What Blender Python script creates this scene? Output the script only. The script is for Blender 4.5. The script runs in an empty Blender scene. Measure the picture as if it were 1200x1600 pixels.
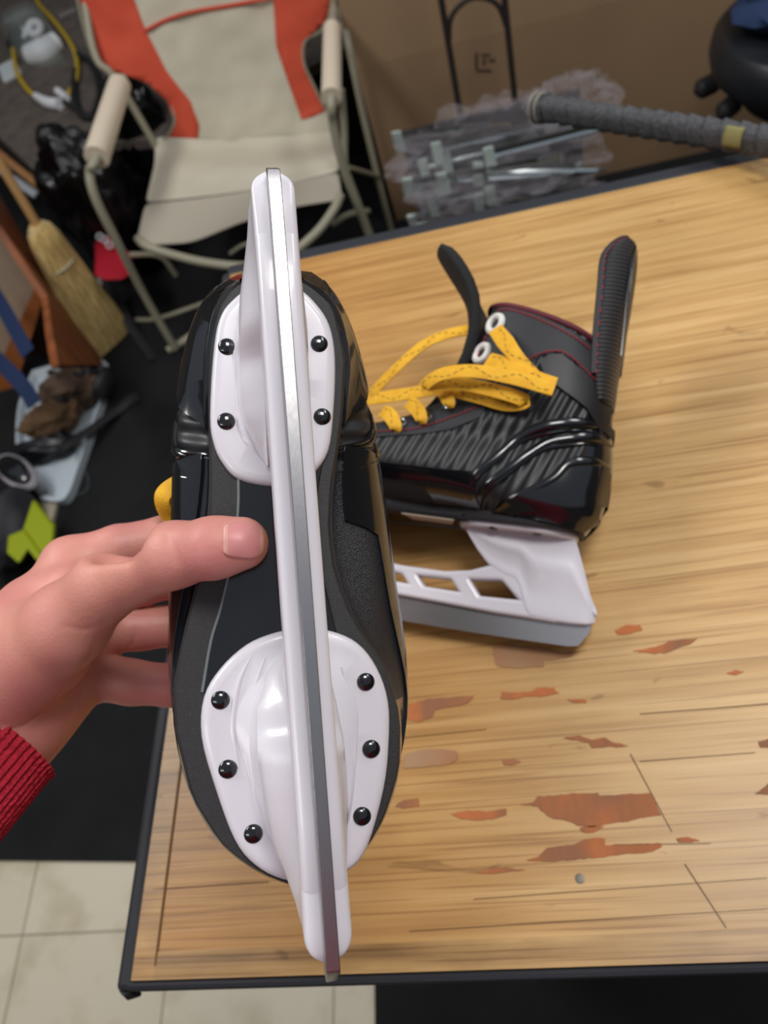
import bpy, bmesh, math, random
import numpy as np
from mathutils import Vector, Matrix, bvhtree, geometry, noise
random.seed(7); np.random.seed(7)
S = bpy.context.scene
COL = S.collection

# ------------------------------------------------------------------ camera
CAMH = 1.5
FPX = 1200.0
def nrm(v):
    v = np.array(v, float); return v/np.linalg.norm(v)
_D = nrm([.239, .531, .813])
_Y = nrm([-.0165, -.835, .5497]); _Y = nrm(_Y-_D*_Y.dot(_D)); _Z = -_D; _X = np.cross(_Y, _Z)
RM = np.array([_X, _Y, _Z])                      # lens axes (right, down, forward) -> world
CP = np.array([0, 0, CAMH])
cam = bpy.data.objects.new('camera', bpy.data.cameras.new('camera')); COL.objects.link(cam)
cm = Matrix.Identity(4)
for i in range(3):
    cm[i][0] = RM[i, 0]; cm[i][1] = -RM[i, 1]; cm[i][2] = -RM[i, 2]; cm[i][3] = CP[i]
cam.matrix_world = cm
cam.data.sensor_fit = 'HORIZONTAL'; cam.data.sensor_width = 27; cam.data.lens = 27
cam.data.clip_start = .01
cam.data.dof.use_dof = True; cam.data.dof.focus_distance = .245; cam.data.dof.aperture_fstop = 14
S.camera = cam

# ------------------------------------------------------------------ light
w = bpy.data.worlds.new('world'); S.world = w; w.use_nodes = True
w.node_tree.nodes['Background'].inputs[0].default_value = (.78, .86, 1, 1)
w.node_tree.nodes['Background'].inputs[1].default_value = .33
S.view_settings.view_transform = 'Standard'; S.view_settings.look = 'None'
S.view_settings.exposure = 0.0; S.view_settings.gamma = 1; S.view_settings.use_curve_mapping = False
def area(name, loc, sx, sy, power, rot=(0, 0, 0), color=(1, .97, .93)):
    l = bpy.data.lights.new(name, 'AREA'); l.shape = 'RECTANGLE'; l.size = sx; l.size_y = sy; l.energy = power; l.color = color
    o = bpy.data.objects.new(name, l); COL.objects.link(o); o.location = loc; o.rotation_euler = rot
    return o
area('ceiling_tube_light', (.50, .30, 2.68), .5, .45, 15)
area('ceiling_tube_light', (1.3, 1.3, 2.68), .4, 1.2, 17)
area('ceiling_tube_light', (-1.3, .9, 2.68), .4, 1.2, 27)
area('ceiling_tube_light', (-1.0, -1.1, 2.68), 1.2, .4, 8)

# ------------------------------------------------------------------ helpers
def ray(px, py): return RM @ np.array([(px-600)/FPX, (py-800)/FPX, 1.])
def onz(px, py, z): r = ray(px, py); return CP + r*(z-CAMH)/r[2]
def ony(px, py, y): r = ray(px, py); return CP + r*y/r[1]
def dep(px, py, d): return CP + ray(px, py)*d
def onpl(px, py, p, n):
    r = ray(px, py); n = np.array(n, float); return CP + r*(((np.array(p)-CP)@n)/(r@n))

def lin(c):
    return tuple((x/12.92 if x <= .04045 else ((x+.055)/1.055)**2.4) for x in (v/255 for v in c))
MATS = {}
def mat(name, rgb, rough=.5, metal=0, bump=0, bscale=200, btype='noise', vary=0, vscale=30, rgb2=None, coat=0, sss=0,
        stretch=(1, 1, 1), trans=0, alpha=1, spec=.5, dist=.001, vdetail=4, contrast=(.35, .65)):
    if name in MATS: return MATS[name]
    m = bpy.data.materials.new(name); m.use_nodes = True; MATS[name] = m
    nt = m.node_tree; b = nt.nodes['Principled BSDF']
    c = lin(rgb)+(1,)
    b.inputs['Base Color'].default_value = c
    b.inputs['Roughness'].default_value = rough; b.inputs['Metallic'].default_value = metal
    b.inputs['Coat Weight'].default_value = coat; b.inputs['Coat Roughness'].default_value = .06
    b.inputs['Specular IOR Level'].default_value = spec
    b.inputs['Transmission Weight'].default_value = trans; b.inputs['Alpha'].default_value = alpha
    if sss:
        b.inputs['Subsurface Weight'].default_value = sss
        b.inputs['Subsurface Radius'].default_value = (.012, .004, .002); b.inputs['Subsurface Scale'].default_value = .6
    tc = nt.nodes.new('ShaderNodeTexCoord'); mp = nt.nodes.new('ShaderNodeMapping')
    mp.inputs['Scale'].default_value = stretch
    nt.links.new(tc.outputs['Object'], mp.inputs[0])
    if rgb2:
        n = nt.nodes.new('ShaderNodeTexNoise'); n.inputs['Scale'].default_value = vscale; n.inputs['Detail'].default_value = vdetail
        nt.links.new(mp.outputs[0], n.inputs['Vector'])
        r = nt.nodes.new('ShaderNodeValToRGB')
        r.color_ramp.elements[0].position = contrast[0]; r.color_ramp.elements[1].position = contrast[1]
        r.color_ramp.elements[0].color = c; r.color_ramp.elements[1].color = lin(rgb2)+(1,)
        nt.links.new(n.outputs['Fac'], r.inputs[0]); nt.links.new(r.outputs[0], b.inputs['Base Color'])
    if bump:
        if btype == 'wave':
            n = nt.nodes.new('ShaderNodeTexWave'); out = n.outputs['Fac']; n.inputs['Scale'].default_value = bscale; n.bands_direction = 'DIAGONAL'
        elif btype == 'voronoi':
            n = nt.nodes.new('ShaderNodeTexVoronoi'); out = n.outputs['Distance']; n.inputs['Scale'].default_value = bscale
        elif btype == 'check':
            n = nt.nodes.new('ShaderNodeTexChecker'); out = n.outputs['Fac']; n.inputs['Scale'].default_value = bscale
        else:
            n = nt.nodes.new('ShaderNodeTexNoise'); out = n.outputs['Fac']; n.inputs['Scale'].default_value = bscale; n.inputs['Detail'].default_value = 5
        nt.links.new(mp.outputs[0], n.inputs['Vector'])
        bp = nt.nodes.new('ShaderNodeBump'); bp.inputs['Strength'].default_value = bump; bp.inputs['Distance'].default_value = dist
        nt.links.new(out, bp.inputs['Height']); nt.links.new(bp.outputs[0], b.inputs['Normal'])
    return m

def mk(name, verts, faces, m=None, parent=None, smooth=True, mats=None, fm=None):
    me = bpy.data.meshes.new(name); me.from_pydata([tuple(map(float, v)) for v in verts], [], faces); me.validate()
    bm = bmesh.new(); bm.from_mesh(me); bmesh.ops.recalc_face_normals(bm, faces=bm.faces); bm.to_mesh(me); bm.free()
    o = bpy.data.objects.new(name, me); COL.objects.link(o)
    for x in (mats or [m]): me.materials.append(x)
    if fm and len(fm) == len(me.polygons):
        me.polygons.foreach_set('material_index', fm)
    if smooth: me.polygons.foreach_set('use_smooth', [True]*len(me.polygons))
    if parent is not None: o.parent = parent
    return o
def tag(o, label=None, cat=None, group=None, kind=None):
    for k, v in (('label', label), ('category', cat), ('group', group), ('kind', kind)):
        if v: o[k] = v
    return o
def thing(name, label, cat, loc=(0, 0, 0), group=None):
    o = bpy.data.objects.new(name, None); COL.objects.link(o); o.empty_display_size = .05
    o.location = loc
    return tag(o, label, cat, group)
def settle(root):                  # move an Empty's children into its own frame (vertices were written in world space)
    inv = root.matrix_basis.inverted()
    def rec(o):
        for c in [x for x in bpy.data.objects if x.parent == o]:
            if c.type == 'MESH' and not c.get('settled'):
                c.data.transform(inv); c['settled'] = 1; del c['settled']
            rec(c)
    rec(root)

class G:                            # geometry collector
    def __init__(s): s.v = []; s.f = []
    def add(s, v, f):
        n = len(s.v); s.v += [tuple(map(float, p)) for p in v]; s.f += [tuple(i+n for i in q) for q in f]; return s
    def box(s, c, d, rot=None, bev=0):
        c = np.array(c, float); x, y, z = np.array(d, float)/2
        P = [np.array(p, float) for p in ((-x, -y, -z), (x, -y, -z), (x, y, -z), (-x, y, -z), (-x, -y, z), (x, -y, z), (x, y, z), (-x, y, z))]
        if rot is not None: P = [np.array(rot) @ p for p in P]
        return s.add([p+c for p in P], [(0, 3, 2, 1), (4, 5, 6, 7), (0, 1, 5, 4), (1, 2, 6, 5), (2, 3, 7, 6), (3, 0, 4, 7)])
    def tube(s, pts, r, n=10, sub=5, caps=True, flat=None):
        P = smooth_path(pts, sub); m = len(P)
        R = np.interp(np.linspace(0, 1, m), np.linspace(0, 1, len(r)), r) if np.ndim(r) else np.full(m, float(r))
        T = np.gradient(P, axis=0); T /= np.linalg.norm(T, axis=1)[:, None]+1e-12
        u = np.cross(T[0], (0, 0, 1.));
        if np.linalg.norm(u) < .1: u = np.cross(T[0], (1., 0, 0))
        v = []
        for i in range(m):
            u = u-T[i]*(u@T[i]); u /= np.linalg.norm(u)+1e-12; w_ = np.cross(T[i], u)
            for k in range(n):
                a = 2*math.pi*k/n; v.append(P[i]+R[i]*(math.cos(a)*u+math.sin(a)*w_))
        f = [(i*n+k, i*n+(k+1) % n, (i+1)*n+(k+1) % n, (i+1)*n+k) for i in range(m-1) for k in range(n)]
        if caps: f += [tuple(range(n-1, -1, -1)), tuple((m-1)*n+k for k in range(n))]
        return s.add(v, f)
    def ribbon(s, pts, nor, wid, th, sub=6):      # flat strap along a path, nor = list of face normals
        P = smooth_path(pts, sub); N = smooth_path(nor, sub); m = len(P)
        T = np.gradient(P, axis=0); T /= np.linalg.norm(T, axis=1)[:, None]+1e-12
        W = np.interp(np.linspace(0, 1, m), np.linspace(0, 1, len(wid)), wid) if np.ndim(wid) else np.full(m, float(wid))
        v = []; cs = [(-.5, -.25), (-.35, -.5), (.35, -.5), (.5, -.25), (.5, .25), (.35, .5), (-.35, .5), (-.5, .25)]
        for i in range(m):
            b = np.cross(T[i], N[i]); b /= np.linalg.norm(b)+1e-12; n_ = np.cross(b, T[i])
            for a, c in cs: v.append(P[i]+b*a*W[i]+n_*c*th)
        n = 8
        f = [(i*n+k, i*n+(k+1) % n, (i+1)*n+(k+1) % n, (i+1)*n+k) for i in range(m-1) for k in range(n)]
        f += [tuple(range(n-1, -1, -1)), tuple((m-1)*n+k for k in range(n))]
        return s.add(v, f)
    def rings(s, R, capa=True, capb=True):
        n = len(R[0]); v = [p for r in R for p in r]
        f = [(i*n+k, i*n+(k+1) % n, (i+1)*n+(k+1) % n, (i+1)*n+k) for i in range(len(R)-1) for k in range(n)]
        if capa: f.append(tuple(range(n-1, -1, -1)))
        if capb: f.append(tuple((len(R)-1)*n+k for k in range(n)))
        return s.add(v, f)
    def grid(s, rows):
        m = len(rows[0]); v = [p for r in rows for p in r]
        return s.add(v, [(i*m+k, i*m+k+1, (i+1)*m+k+1, (i+1)*m+k) for i in range(len(rows)-1) for k in range(m-1)])
    def dome(s, c, nvec, r, h, n=16, k=5, base=0):
        nvec = nrm(nvec); u = nrm(np.cross(nvec, (.3, .9, .2))); w_ = np.cross(nvec, u); c = np.array(c, float)
        R = []
        if base: R.append([c-nvec*base+r*(math.cos(t)*u+math.sin(t)*w_) for t in np.linspace(0, 2*math.pi, n, endpoint=False)])
        for i in range(k):
            a = i/k*math.pi/2
            R.append([c+nvec*h*math.sin(a)+r*math.cos(a)*(math.cos(t)*u+math.sin(t)*w_) for t in np.linspace(0, 2*math.pi, n, endpoint=False)])
        R.append([c+nvec*h+r*.02*(math.cos(t)*u+math.sin(t)*w_) for t in np.linspace(0, 2*math.pi, n, endpoint=False)])
        return s.rings(R)
    def torus(s, c, nvec, R, r, n=24, k=8):
        nvec = nrm(nvec); u = nrm(np.cross(nvec, (.3, .9, .2))); w_ = np.cross(nvec, u); c = np.array(c, float)
        v = []; 
        for i in range(n):
            a = 2*math.pi*i/n; d = math.cos(a)*u+math.sin(a)*w_
            for j in range(k):
                b = 2*math.pi*j/k; v.append(c+d*(R+r*math.cos(b))+nvec*r*math.sin(b))
        return s.add(v, [(i*k+j, i*k+(j+1) % k, ((i+1) % n)*k+(j+1) % k, ((i+1) % n)*k+j) for i in range(n) for j in range(k)])
    def prism(s, poly, off):
        n = len(poly); off = np.array(off)
        return s.add([np.array(p) for p in poly]+[np.array(p)+off for p in poly],
                     [tuple(range(n)), tuple(range(2*n-1, n-1, -1))]+[(i, i+n, (i+1) % n+n, (i+1) % n) for i in range(n)])
    def build(s, name, m, parent=None, smooth=True, bevel=0, solid=0, subd=0, seg=2):
        o = mk(name, s.v, s.f, m, parent, smooth)
        if solid: md = o.modifiers.new('solid', 'SOLIDIFY'); md.thickness = solid; md.offset = 0
        if bevel: md = o.modifiers.new('bevel', 'BEVEL'); md.width = bevel; md.segments = seg; md.limit_method = 'ANGLE'; md.angle_limit = .6
        if subd: md = o.modifiers.new('sub', 'SUBSURF'); md.levels = subd; md.render_levels = subd
        if smooth and (bevel or not subd):
            try: o.data.set_sharp_from_angle(angle=.75)
            except Exception: pass
        return o
def smooth_path(pts, sub=5):
    P = np.array(pts, float)
    if len(P) < 3 or sub <= 1: 
        return P if len(P) > 2 or sub <= 1 else np.array([P[0]+(P[1]-P[0])*t for t in np.linspace(0, 1, 3)])
    Q = np.vstack([2*P[0]-P[1], P, 2*P[-1]-P[-2]]); out = []
    for i in range(1, len(Q)-2):
        for t in np.linspace(0, 1, sub, endpoint=False):
            a, b, c, d = Q[i-1:i+3]
            out.append(.5*((2*b)+(-a+c)*t+(2*a-5*b+4*c-d)*t*t+(-a+3*b-3*c+d)*t**3))
    out.append(P[-1]); return np.array(out)
def cdt(poly, step, jitter=0):       # triangulated fill of a 2-D polygon with interior points
    P = [Vector(p) for p in poly]; n = len(P)
    xs = [p[0] for p in P]; ys = [p[1] for p in P]
    pts = list(P)
    y = min(ys)+step/2
    while y < max(ys):
        x = min(xs)+step/2
        while x < max(xs):
            if inside(poly, x, y): pts.append(Vector((x+random.uniform(-1, 1)*jitter, y)))
            x += step
        y += step
    r = geometry.delaunay_2d_cdt(pts, [], [list(range(n))], 1, 1e-7)
    return [tuple(v) for v in r[0]], [tuple(f) for f in r[2]]
def inside(poly, x, y):
    c = False; n = len(poly); j = n-1
    for i in range(n):
        xi, yi = poly[i][:2]; xj, yj = poly[j][:2]
        if (yi > y) != (yj > y) and x < (xj-xi)*(y-yi)/(yj-yi)+xi: c = not c
        j = i
    return c
def refine(poly, step, rough=0):
    out = []; n = len(poly)
    for i in range(n):
        a = np.array(poly[i], float); b = np.array(poly[(i+1) % n], float); k = max(1, int(np.linalg.norm(b-a)/step))
        for t in range(k): out.append(a+(b-a)*t/k+(np.random.uniform(-rough, rough, 2) if rough else 0))
    return out

# ------------------------------------------------------------------ materials
WHITEPL = mat('white_plastic', (222, 219, 227), .27, coat=.25)
STEEL = mat('steel', (176, 174, 176), .31, 1, bump=.15, bscale=400, stretch=(1, 6, 1), dist=.0003)
CHROME = mat('chrome', (210, 220, 220), .12, 1)
BLKGLOSS = mat('black_gloss', (14, 16, 20), .16, coat=.6, spec=.6)
BLKMAT = mat('black_matte', (30, 30, 33), .62)
SOLE = mat('sole_texture', (42, 42, 44), .6, bump=.6, bscale=2600, dist=.0004, rgb2=(56, 56, 58), vscale=2200, contrast=(.5, .7))
RIB = mat('ribbed_black', (38, 38, 41), .42, bump=1, bscale=82, btype='wave', stretch=(1, .1, .35), dist=.0015)
RIBG = mat('ribbed_guard', (52, 52, 55), .4, bump=1, bscale=230, btype='wave', stretch=(.15, .1, 1), dist=.0012)
CUFFM = mat('cuff_black', (36, 37, 42), .6, bump=.2, bscale=600, dist=.0003)
MESHM = mat('mesh_weave', (30, 32, 38), .42, bump=.5, bscale=2200, btype='voronoi', dist=.0006)
FELT = mat('felt_black', (24, 24, 25), .9, bump=.6, bscale=500, dist=.001)
RED = mat('red_stitch', (150, 22, 40), .7)
YEL = mat('yellow_lace', (236, 180, 40), .75, bump=.7, bscale=900, rgb2=(224, 164, 28), vscale=150, dist=.0006)
LACEDK = mat('lace_thread', (70, 70, 60), .8)
SKIN = mat('skin', (212, 150, 132), .48, rgb2=(203, 128, 124), vscale=26, sss=.12, bump=.35, bscale=700, dist=.0004, contrast=(.3, .7))
NAIL = mat('nail', (208, 138, 136), .42, rgb2=(214, 158, 148), vscale=60)
KNIT = mat('red_knit', (196, 36, 58), .9, bump=1, bscale=700, btype='voronoi', rgb2=(176, 26, 48), vscale=300, dist=.0015)

# ------------------------------------------------------------------ setting
TZ = 1.05
def floor_material():
    m = bpy.data.materials.new('vinyl_tile'); m.use_nodes = True; nt = m.node_tree; b = nt.nodes['Principled BSDF']
    tc = nt.nodes.new('ShaderNodeTexCoord'); br = nt.nodes.new('ShaderNodeTexBrick')
    mp = nt.nodes.new('ShaderNodeMapping'); mp.inputs['Location'].default_value = (1.1022+.32*6, -.1445+.32*6, 0)
    nt.links.new(tc.outputs['Object'], mp.inputs[0]); nt.links.new(mp.outputs[0], br.inputs['Vector'])
    br.offset = 0; br.squash = 1
    br.inputs['Scale'].default_value = 1; br.inputs['Brick Width'].default_value = .3205; br.inputs['Row Height'].default_value = .3205
    br.inputs['Mortar Size'].default_value = .0022; br.inputs['Mortar Smooth'].default_value = .3
    br.inputs['Color1'].default_value = lin((214, 205, 182))+(1,); br.inputs['Color2'].default_value = lin((206, 197, 174))+(1,)
    br.inputs['Mortar'].default_value = lin((150, 140, 118))+(1,)
    n = nt.nodes.new('ShaderNodeTexNoise'); n.inputs['Scale'].default_value = 9; n.inputs['Detail'].default_value = 6
    r = nt.nodes.new('ShaderNodeValToRGB'); r.color_ramp.elements[0].position = .3; r.color_ramp.elements[0].color = (.72, .68, .58, 1); r.color_ramp.elements[1].position = .52
    nt.links.new(tc.outputs['Object'], n.inputs['Vector']); nt.links.new(n.outputs['Fac'], r.inputs[0])
    mx = nt.nodes.new('ShaderNodeMix'); mx.data_type = 'RGBA'; mx.blend_type = 'MULTIPLY'; mx.inputs[0].default_value = .8
    nt.links.new(br.outputs['Color'], mx.inputs[6]); nt.links.new(r.outputs[0], mx.inputs[7]); nt.links.new(mx.outputs[2], b.inputs['Base Color'])
    b.inputs['Roughness'].default_value = .4
    return m
g = G().box((0, 1.2, -.05), (6.4, 6.4, .1)); tag(g.build('floor', floor_material(), smooth=False), kind='structure')
WALLM = mat('wall_paint', (120, 112, 100), .8)
tag(G().box((0, 4.45, 1.35), (6.4, .1, 2.7)).build('wall_back', WALLM, smooth=False), kind='structure')
tag(G().box((-3.25, 1.2, 1.35), (.1, 6.4, 2.7)).build('wall_left', WALLM, smooth=False), kind='structure')
tag(G().box((3.25, 1.2, 1.35), (.1, 6.4, 2.7)).build('wall_right', WALLM, smooth=False), kind='structure')
tag(G().box((0, -2.05, 1.35), (6.4, .1, 2.7)).build('wall_front', WALLM, smooth=False), kind='structure')

MATBLK = mat('rubber_mat', (15, 16, 18), .85, bump=.5, bscale=300, rgb2=(24, 25, 27), vscale=6, spec=.3)
a = onz(205, 1347, 0); b_ = onz(0, 1345, 0)
dx = (a-b_)/(a[0]-b_[0])
pl = a+dx*.35; pr = b_-dx*1.6
g = G().prism([(pr[0], pr[1], .001), (pl[0], pl[1], .001), (1.7, .24, .001), (1.7, 3.0, .001), (-2.9, 3.0, .001)], (0, 0, .008))
tag(g.build('floor_mat', MATBLK, smooth=False), 'large black rubber floor mat left of the wooden workbench', 'mat')
g = G().prism([(-.383, -1.4, .001), (1.6, -1.4, .001), (1.6, .15, .001), (-.383, .15, .001)], (0, 0, .008))
tag(g.build('floor_mat', MATBLK, smooth=False), 'black rubber floor mat in front of the workbench at lower right', 'mat')

# ------------------------------------------------------------------ workbench
def wood_material(name, c1, c2, c3, worn=False):
    m = bpy.data.materials.new(name); m.use_nodes = True; nt = m.node_tree; b = nt.nodes['Principled BSDF']
    tc = nt.nodes.new('ShaderNodeTexCoord'); L = nt.links.new
    def nz(scale, st, det=6, dist=0):
        mp = nt.nodes.new('ShaderNodeMapping'); mp.inputs['Scale'].default_value = st; L(tc.outputs['Object'], mp.inputs[0])
        n = nt.nodes.new('ShaderNodeTexNoise'); n.inputs['Scale'].default_value = scale; n.inputs['Detail'].default_value = det; n.inputs['Distortion'].default_value = dist
        L(mp.outputs[0], n.inputs['Vector']); return n
    def ramp(src, p, cols):
        r = nt.nodes.new('ShaderNodeValToRGB'); e = r.color_ramp.elements
        for i, (q, c) in enumerate(zip(p, cols)):
            if i < 2: e[i].position = q
            el = e[i] if i < 2 else e.new(q)
            el.color = c
        L(src, r.inputs[0]); return r
    def mul(a, b2, f):
        mx = nt.nodes.new('ShaderNodeMix'); mx.data_type = 'RGBA'; mx.blend_type = 'MULTIPLY'; mx.inputs[0].default_value = f
        L(a, mx.inputs[6]); L(b2, mx.inputs[7]); return mx.outputs[2]
    n1 = nz(120, (.05, 1, 1), 8, .25)
    base = ramp(n1.outputs['Fac'], (.3, .5, .7), [lin(c)+(1,) for c in (c1, c2, c3)])
    n2 = nz(520, (.012, 1, 1), 4)
    fine = ramp(n2.outputs['Fac'], (.36, .45), [(.60, .50, .38, 1), (1, 1, 1, 1)])
    n3 = nz(30 if worn else 9, (.6, 1, 1), 9)
    st = ramp(n3.outputs['Fac'], (.34, .6), [(.70, .66, .60, 1) if worn else (.84, .83, .80, 1), (1.0, 1.0, 1.0, 1)])
    n4 = nz(45, (.4, 1.2, 1), 8, 1)
    sp = ramp(n4.outputs['Fac'], (.29, .33), [(.45, .38, .3, 1), (1, 1, 1, 1)])
    c = mul(mul(mul(base.outputs[0], fine.outputs[0], .75), st.outputs[0], .9), sp.outputs[0], .6)
    if not worn:                      # tint goes darker amber towards the left end, paler further right
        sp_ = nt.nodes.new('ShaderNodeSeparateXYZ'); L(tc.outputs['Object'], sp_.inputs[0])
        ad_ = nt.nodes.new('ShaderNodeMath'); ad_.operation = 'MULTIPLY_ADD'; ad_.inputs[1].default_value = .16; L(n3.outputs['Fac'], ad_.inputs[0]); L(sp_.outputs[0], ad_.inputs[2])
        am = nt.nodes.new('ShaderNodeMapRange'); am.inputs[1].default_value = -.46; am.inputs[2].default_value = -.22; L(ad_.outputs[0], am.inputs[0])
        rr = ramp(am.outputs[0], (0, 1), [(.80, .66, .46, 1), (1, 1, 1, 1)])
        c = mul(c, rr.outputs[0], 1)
    L(c, b.inputs['Base Color']); b.inputs['Roughness'].default_value = .38
    bp = nt.nodes.new('ShaderNodeBump'); bp.inputs['Strength'].default_value = .25; bp.inputs['Distance'].default_value = .0006
    L(n2.outputs['Fac'], bp.inputs['Height']); L(bp.outputs[0], b.inputs['Normal'])
    return m
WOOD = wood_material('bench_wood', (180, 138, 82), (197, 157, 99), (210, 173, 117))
WOODE = wood_material('bench_edge_wood', (132, 100, 60), (172, 134, 82), (198, 160, 104), True)
RUB = mat('rubber_trim', (30, 33, 40), .65)
X0, X1, Y0, Y1 = -.2545, 1.0, .0195, .607
bench = thing('workbench', 'worn light wooden workbench with black rubber edge trim', 'workbench', (.35, .3, 0))
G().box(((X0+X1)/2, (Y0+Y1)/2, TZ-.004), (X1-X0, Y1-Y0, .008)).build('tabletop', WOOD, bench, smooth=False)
# border strips lie flush round the panel
bw = .0135
e = G().box((X0+bw/2, (Y0+Y1)/2, TZ+.0001), (bw, Y1-Y0, .0008)).build('border_strip', wood_material('bench_side_wood', (150, 112, 62), (184, 142, 84), (198, 158, 100), True), bench, smooth=False)
for vv in e.data.vertices: pass
G().box(((X0+bw+X1)/2, Y0+.0067, TZ+.0001), (X1-X0-bw, .0134, .0008)).build('border_strip', WOODE, bench, smooth=False)
G().box((X0+bw, (Y0+Y1)/2, TZ+.0002), (.0012, Y1-Y0-.0134, .0010)).build('joint_line', mat('joint_dark', (112, 80, 44), .8), bench, smooth=False)
t = .0095
G().box((X0-t/2, (Y0+Y1)/2, TZ-.0065), (t, Y1-Y0+t, .013)).build('edge_trim', RUB, bench, smooth=False, bevel=.003)
G().box(((X0+X1)/2, Y0-.0025, TZ-.006), (X1-X0+t, .005, .011)).build('edge_trim', RUB, bench, smooth=False, bevel=.003)
G().box(((X0+X1)/2, Y1+.008, TZ-.0095), (X1-X0+t, .016, .019)).build('edge_trim', RUB, bench, smooth=False, bevel=.003)
G().tube([(X0-.006, Y0-.003, TZ-.006), (X0-.007, Y0-.005, TZ-.013), (X0-.003, Y0-.006, TZ-.018)], [.004, .004, .001], 6).build('trim_flap', RUB, bench)
for lx in (X0+.12, X1-.1):
    for ly in (Y0+.12, Y1-.1):
        G().box((lx, ly, (TZ-.02)/2+.004), (.06, .06, TZ-.024-.008)).build('leg', mat('bench_leg', (60, 44, 30), .7), bench, smooth=False)
G().box(((X0+X1)/2, (Y0+Y1)/2, TZ-.06), (X1-X0-.18, Y1-Y0-.18, .075)).build('apron', MATS['bench_leg'], bench, smooth=False)
CHIP = mat('bare_orange', (188, 106, 50), .7, rgb2=(140, 92, 60), vscale=45, bump=.3, bscale=200, stretch=(1, .3, 1), contrast=(.35, .62))
CHIPG = mat('bare_grey', (158, 124, 90), .7, rgb2=(160, 96, 54), vscale=22, stretch=(.6, .4, 1), contrast=(.4, .6))
def zz(a, b): return [(600+x*.5, 940+y*.5) for x, y in a]
chips = [
 ([(430, 634), (465, 628), (480, 610), (540, 606), (590, 600), (640, 600), (668, 598), (672, 608), (700, 606), (760, 602), (832, 600), (850, 636), (866, 668), (800, 676), (760, 686), (720, 690), (680, 700), (640, 706), (606, 700), (590, 690), (556, 682), (520, 676), (500, 660), (480, 640)], 'o'),
 ([(612, 708), (650, 702), (686, 704), (670, 716), (640, 724), (616, 718)], 'o'),
 ([(444, 806), (480, 800), (510, 770), (560, 764), (600, 758), (626, 744), (660, 738), (690, 742), (690, 762), (740, 760), (800, 758), (860, 756), (868, 766), (840, 782), (800, 786), (740, 790), (680, 800), (600, 806), (520, 814), (470, 812)], 'o'),
 ([(208, 664), (260, 652), (320, 656), (380, 648), (382, 666), (340, 680), (280, 684), (230, 676)], 'o'),
 ([(286, 848), (340, 836), (372, 832), (440, 838), (400, 842), (340, 850)], 'o'),
 ([(360, 304), (370, 282), (420, 286), (460, 280), (480, 268), (530, 270), (546, 288), (500, 296), (440, 298), (400, 306)], 'o'),
 ([(572, 308), (630, 306), (632, 318), (600, 318)], 'o'),
 ([(76, 322), (140, 304), (200, 300), (280, 294), (262, 320), (200, 330), (160, 340), (150, 362), (110, 376), (76, 372)], 'o'),
 ([(66, 480), (110, 464), (170, 462), (226, 466), (232, 492), (200, 510), (130, 518), (62, 522)], 'g'),
 ([(340, 140), (400, 136), (470, 140), (520, 150), (560, 162), (634, 154), (600, 164), (570, 178), (500, 188), (500, 204), (400, 208), (350, 200)], 'g'),
 ([(720, 92), (756, 74), (800, 76), (808, 88), (770, 100), (730, 104)], 'o'),
 ([(776, 156), (820, 148), (860, 140), (890, 124), (940, 118), (980, 116), (960, 132), (920, 144), (888, 160), (850, 162), (800, 158)], 'o'),
 ([(560, 426), (610, 420), (650, 432), (690, 426), (712, 440), (764, 450), (740, 456), (700, 454), (650, 458), (640, 440), (600, 434)], 'o'),
 ([(1072, 224), (1100, 214), (1124, 220), (1100, 230)], 'o'),
 ([(1170, 440), (1200, 430), (1220, 440), (1210, 458), (1176, 456)], 'o'),
 ([(1158, 602), (1200, 570), (1230, 580), (1210, 602)], 'o'),
 ([(914, 740), (950, 736), (986, 748), (950, 752), (920, 752)], 'o'),
 ([(34, 640), (60, 620), (106, 616), (108, 640), (60, 646)], 'o'),
 ([(370, 494), (400, 490), (428, 500), (400, 514), (376, 510)], 'g'),
 ([(60, 1, ), ] if False else [(-150, 480), (-110, 470), (-106, 486), (-140, 490)], 'g'),
]
for poly, k in chips:
    pp = refine(zz(poly, 0), 6, .9)
    w3 = [onz(x, y, TZ) for x, y in pp]
    G().prism([(p[0], p[1], TZ+.0001) for p in w3], (0, 0, .0005)).build('worn_patch', CHIP if k == 'o' else CHIPG, bench, smooth=False)
for (x0, y0, x1, y1), wd in (((985, 1178, 1050, 1300), 1.6), ((1070, 1350, 1135, 1450), 1.6), ((640, 1455, 1200, 1420), 1.2), ((740, 1405, 1198, 1372), 1.0), ((1000, 1116, 1200, 1100), 1.3), ((1000, 1190, 1180, 1176), 1.0),
                             ((240, 1390, 420, 1378), 1.2), ((560, 1160, 760, 1140), .8), ((960, 1320, 1110, 1318), .9)):
    p = onz(x0, y0, TZ); q = onz(x1, y1, TZ); d = nrm(q-p); n_ = np.array([-d[1], d[0], 0])*wd*.00009
    G().prism([p-n_, q-n_*.3, q+n_*.3, p+n_], (0, 0, .0008)).build('scratch', MATS['joint_dark'], bench, smooth=False)
pt = onz(906, 1373, TZ); G().dome(pt, (0, 0, 1), .0026, .0002, 12, 3).build('nail_head', mat('nail_grey', (120, 112, 100), .5, .6), bench)
settle(bench)

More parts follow.
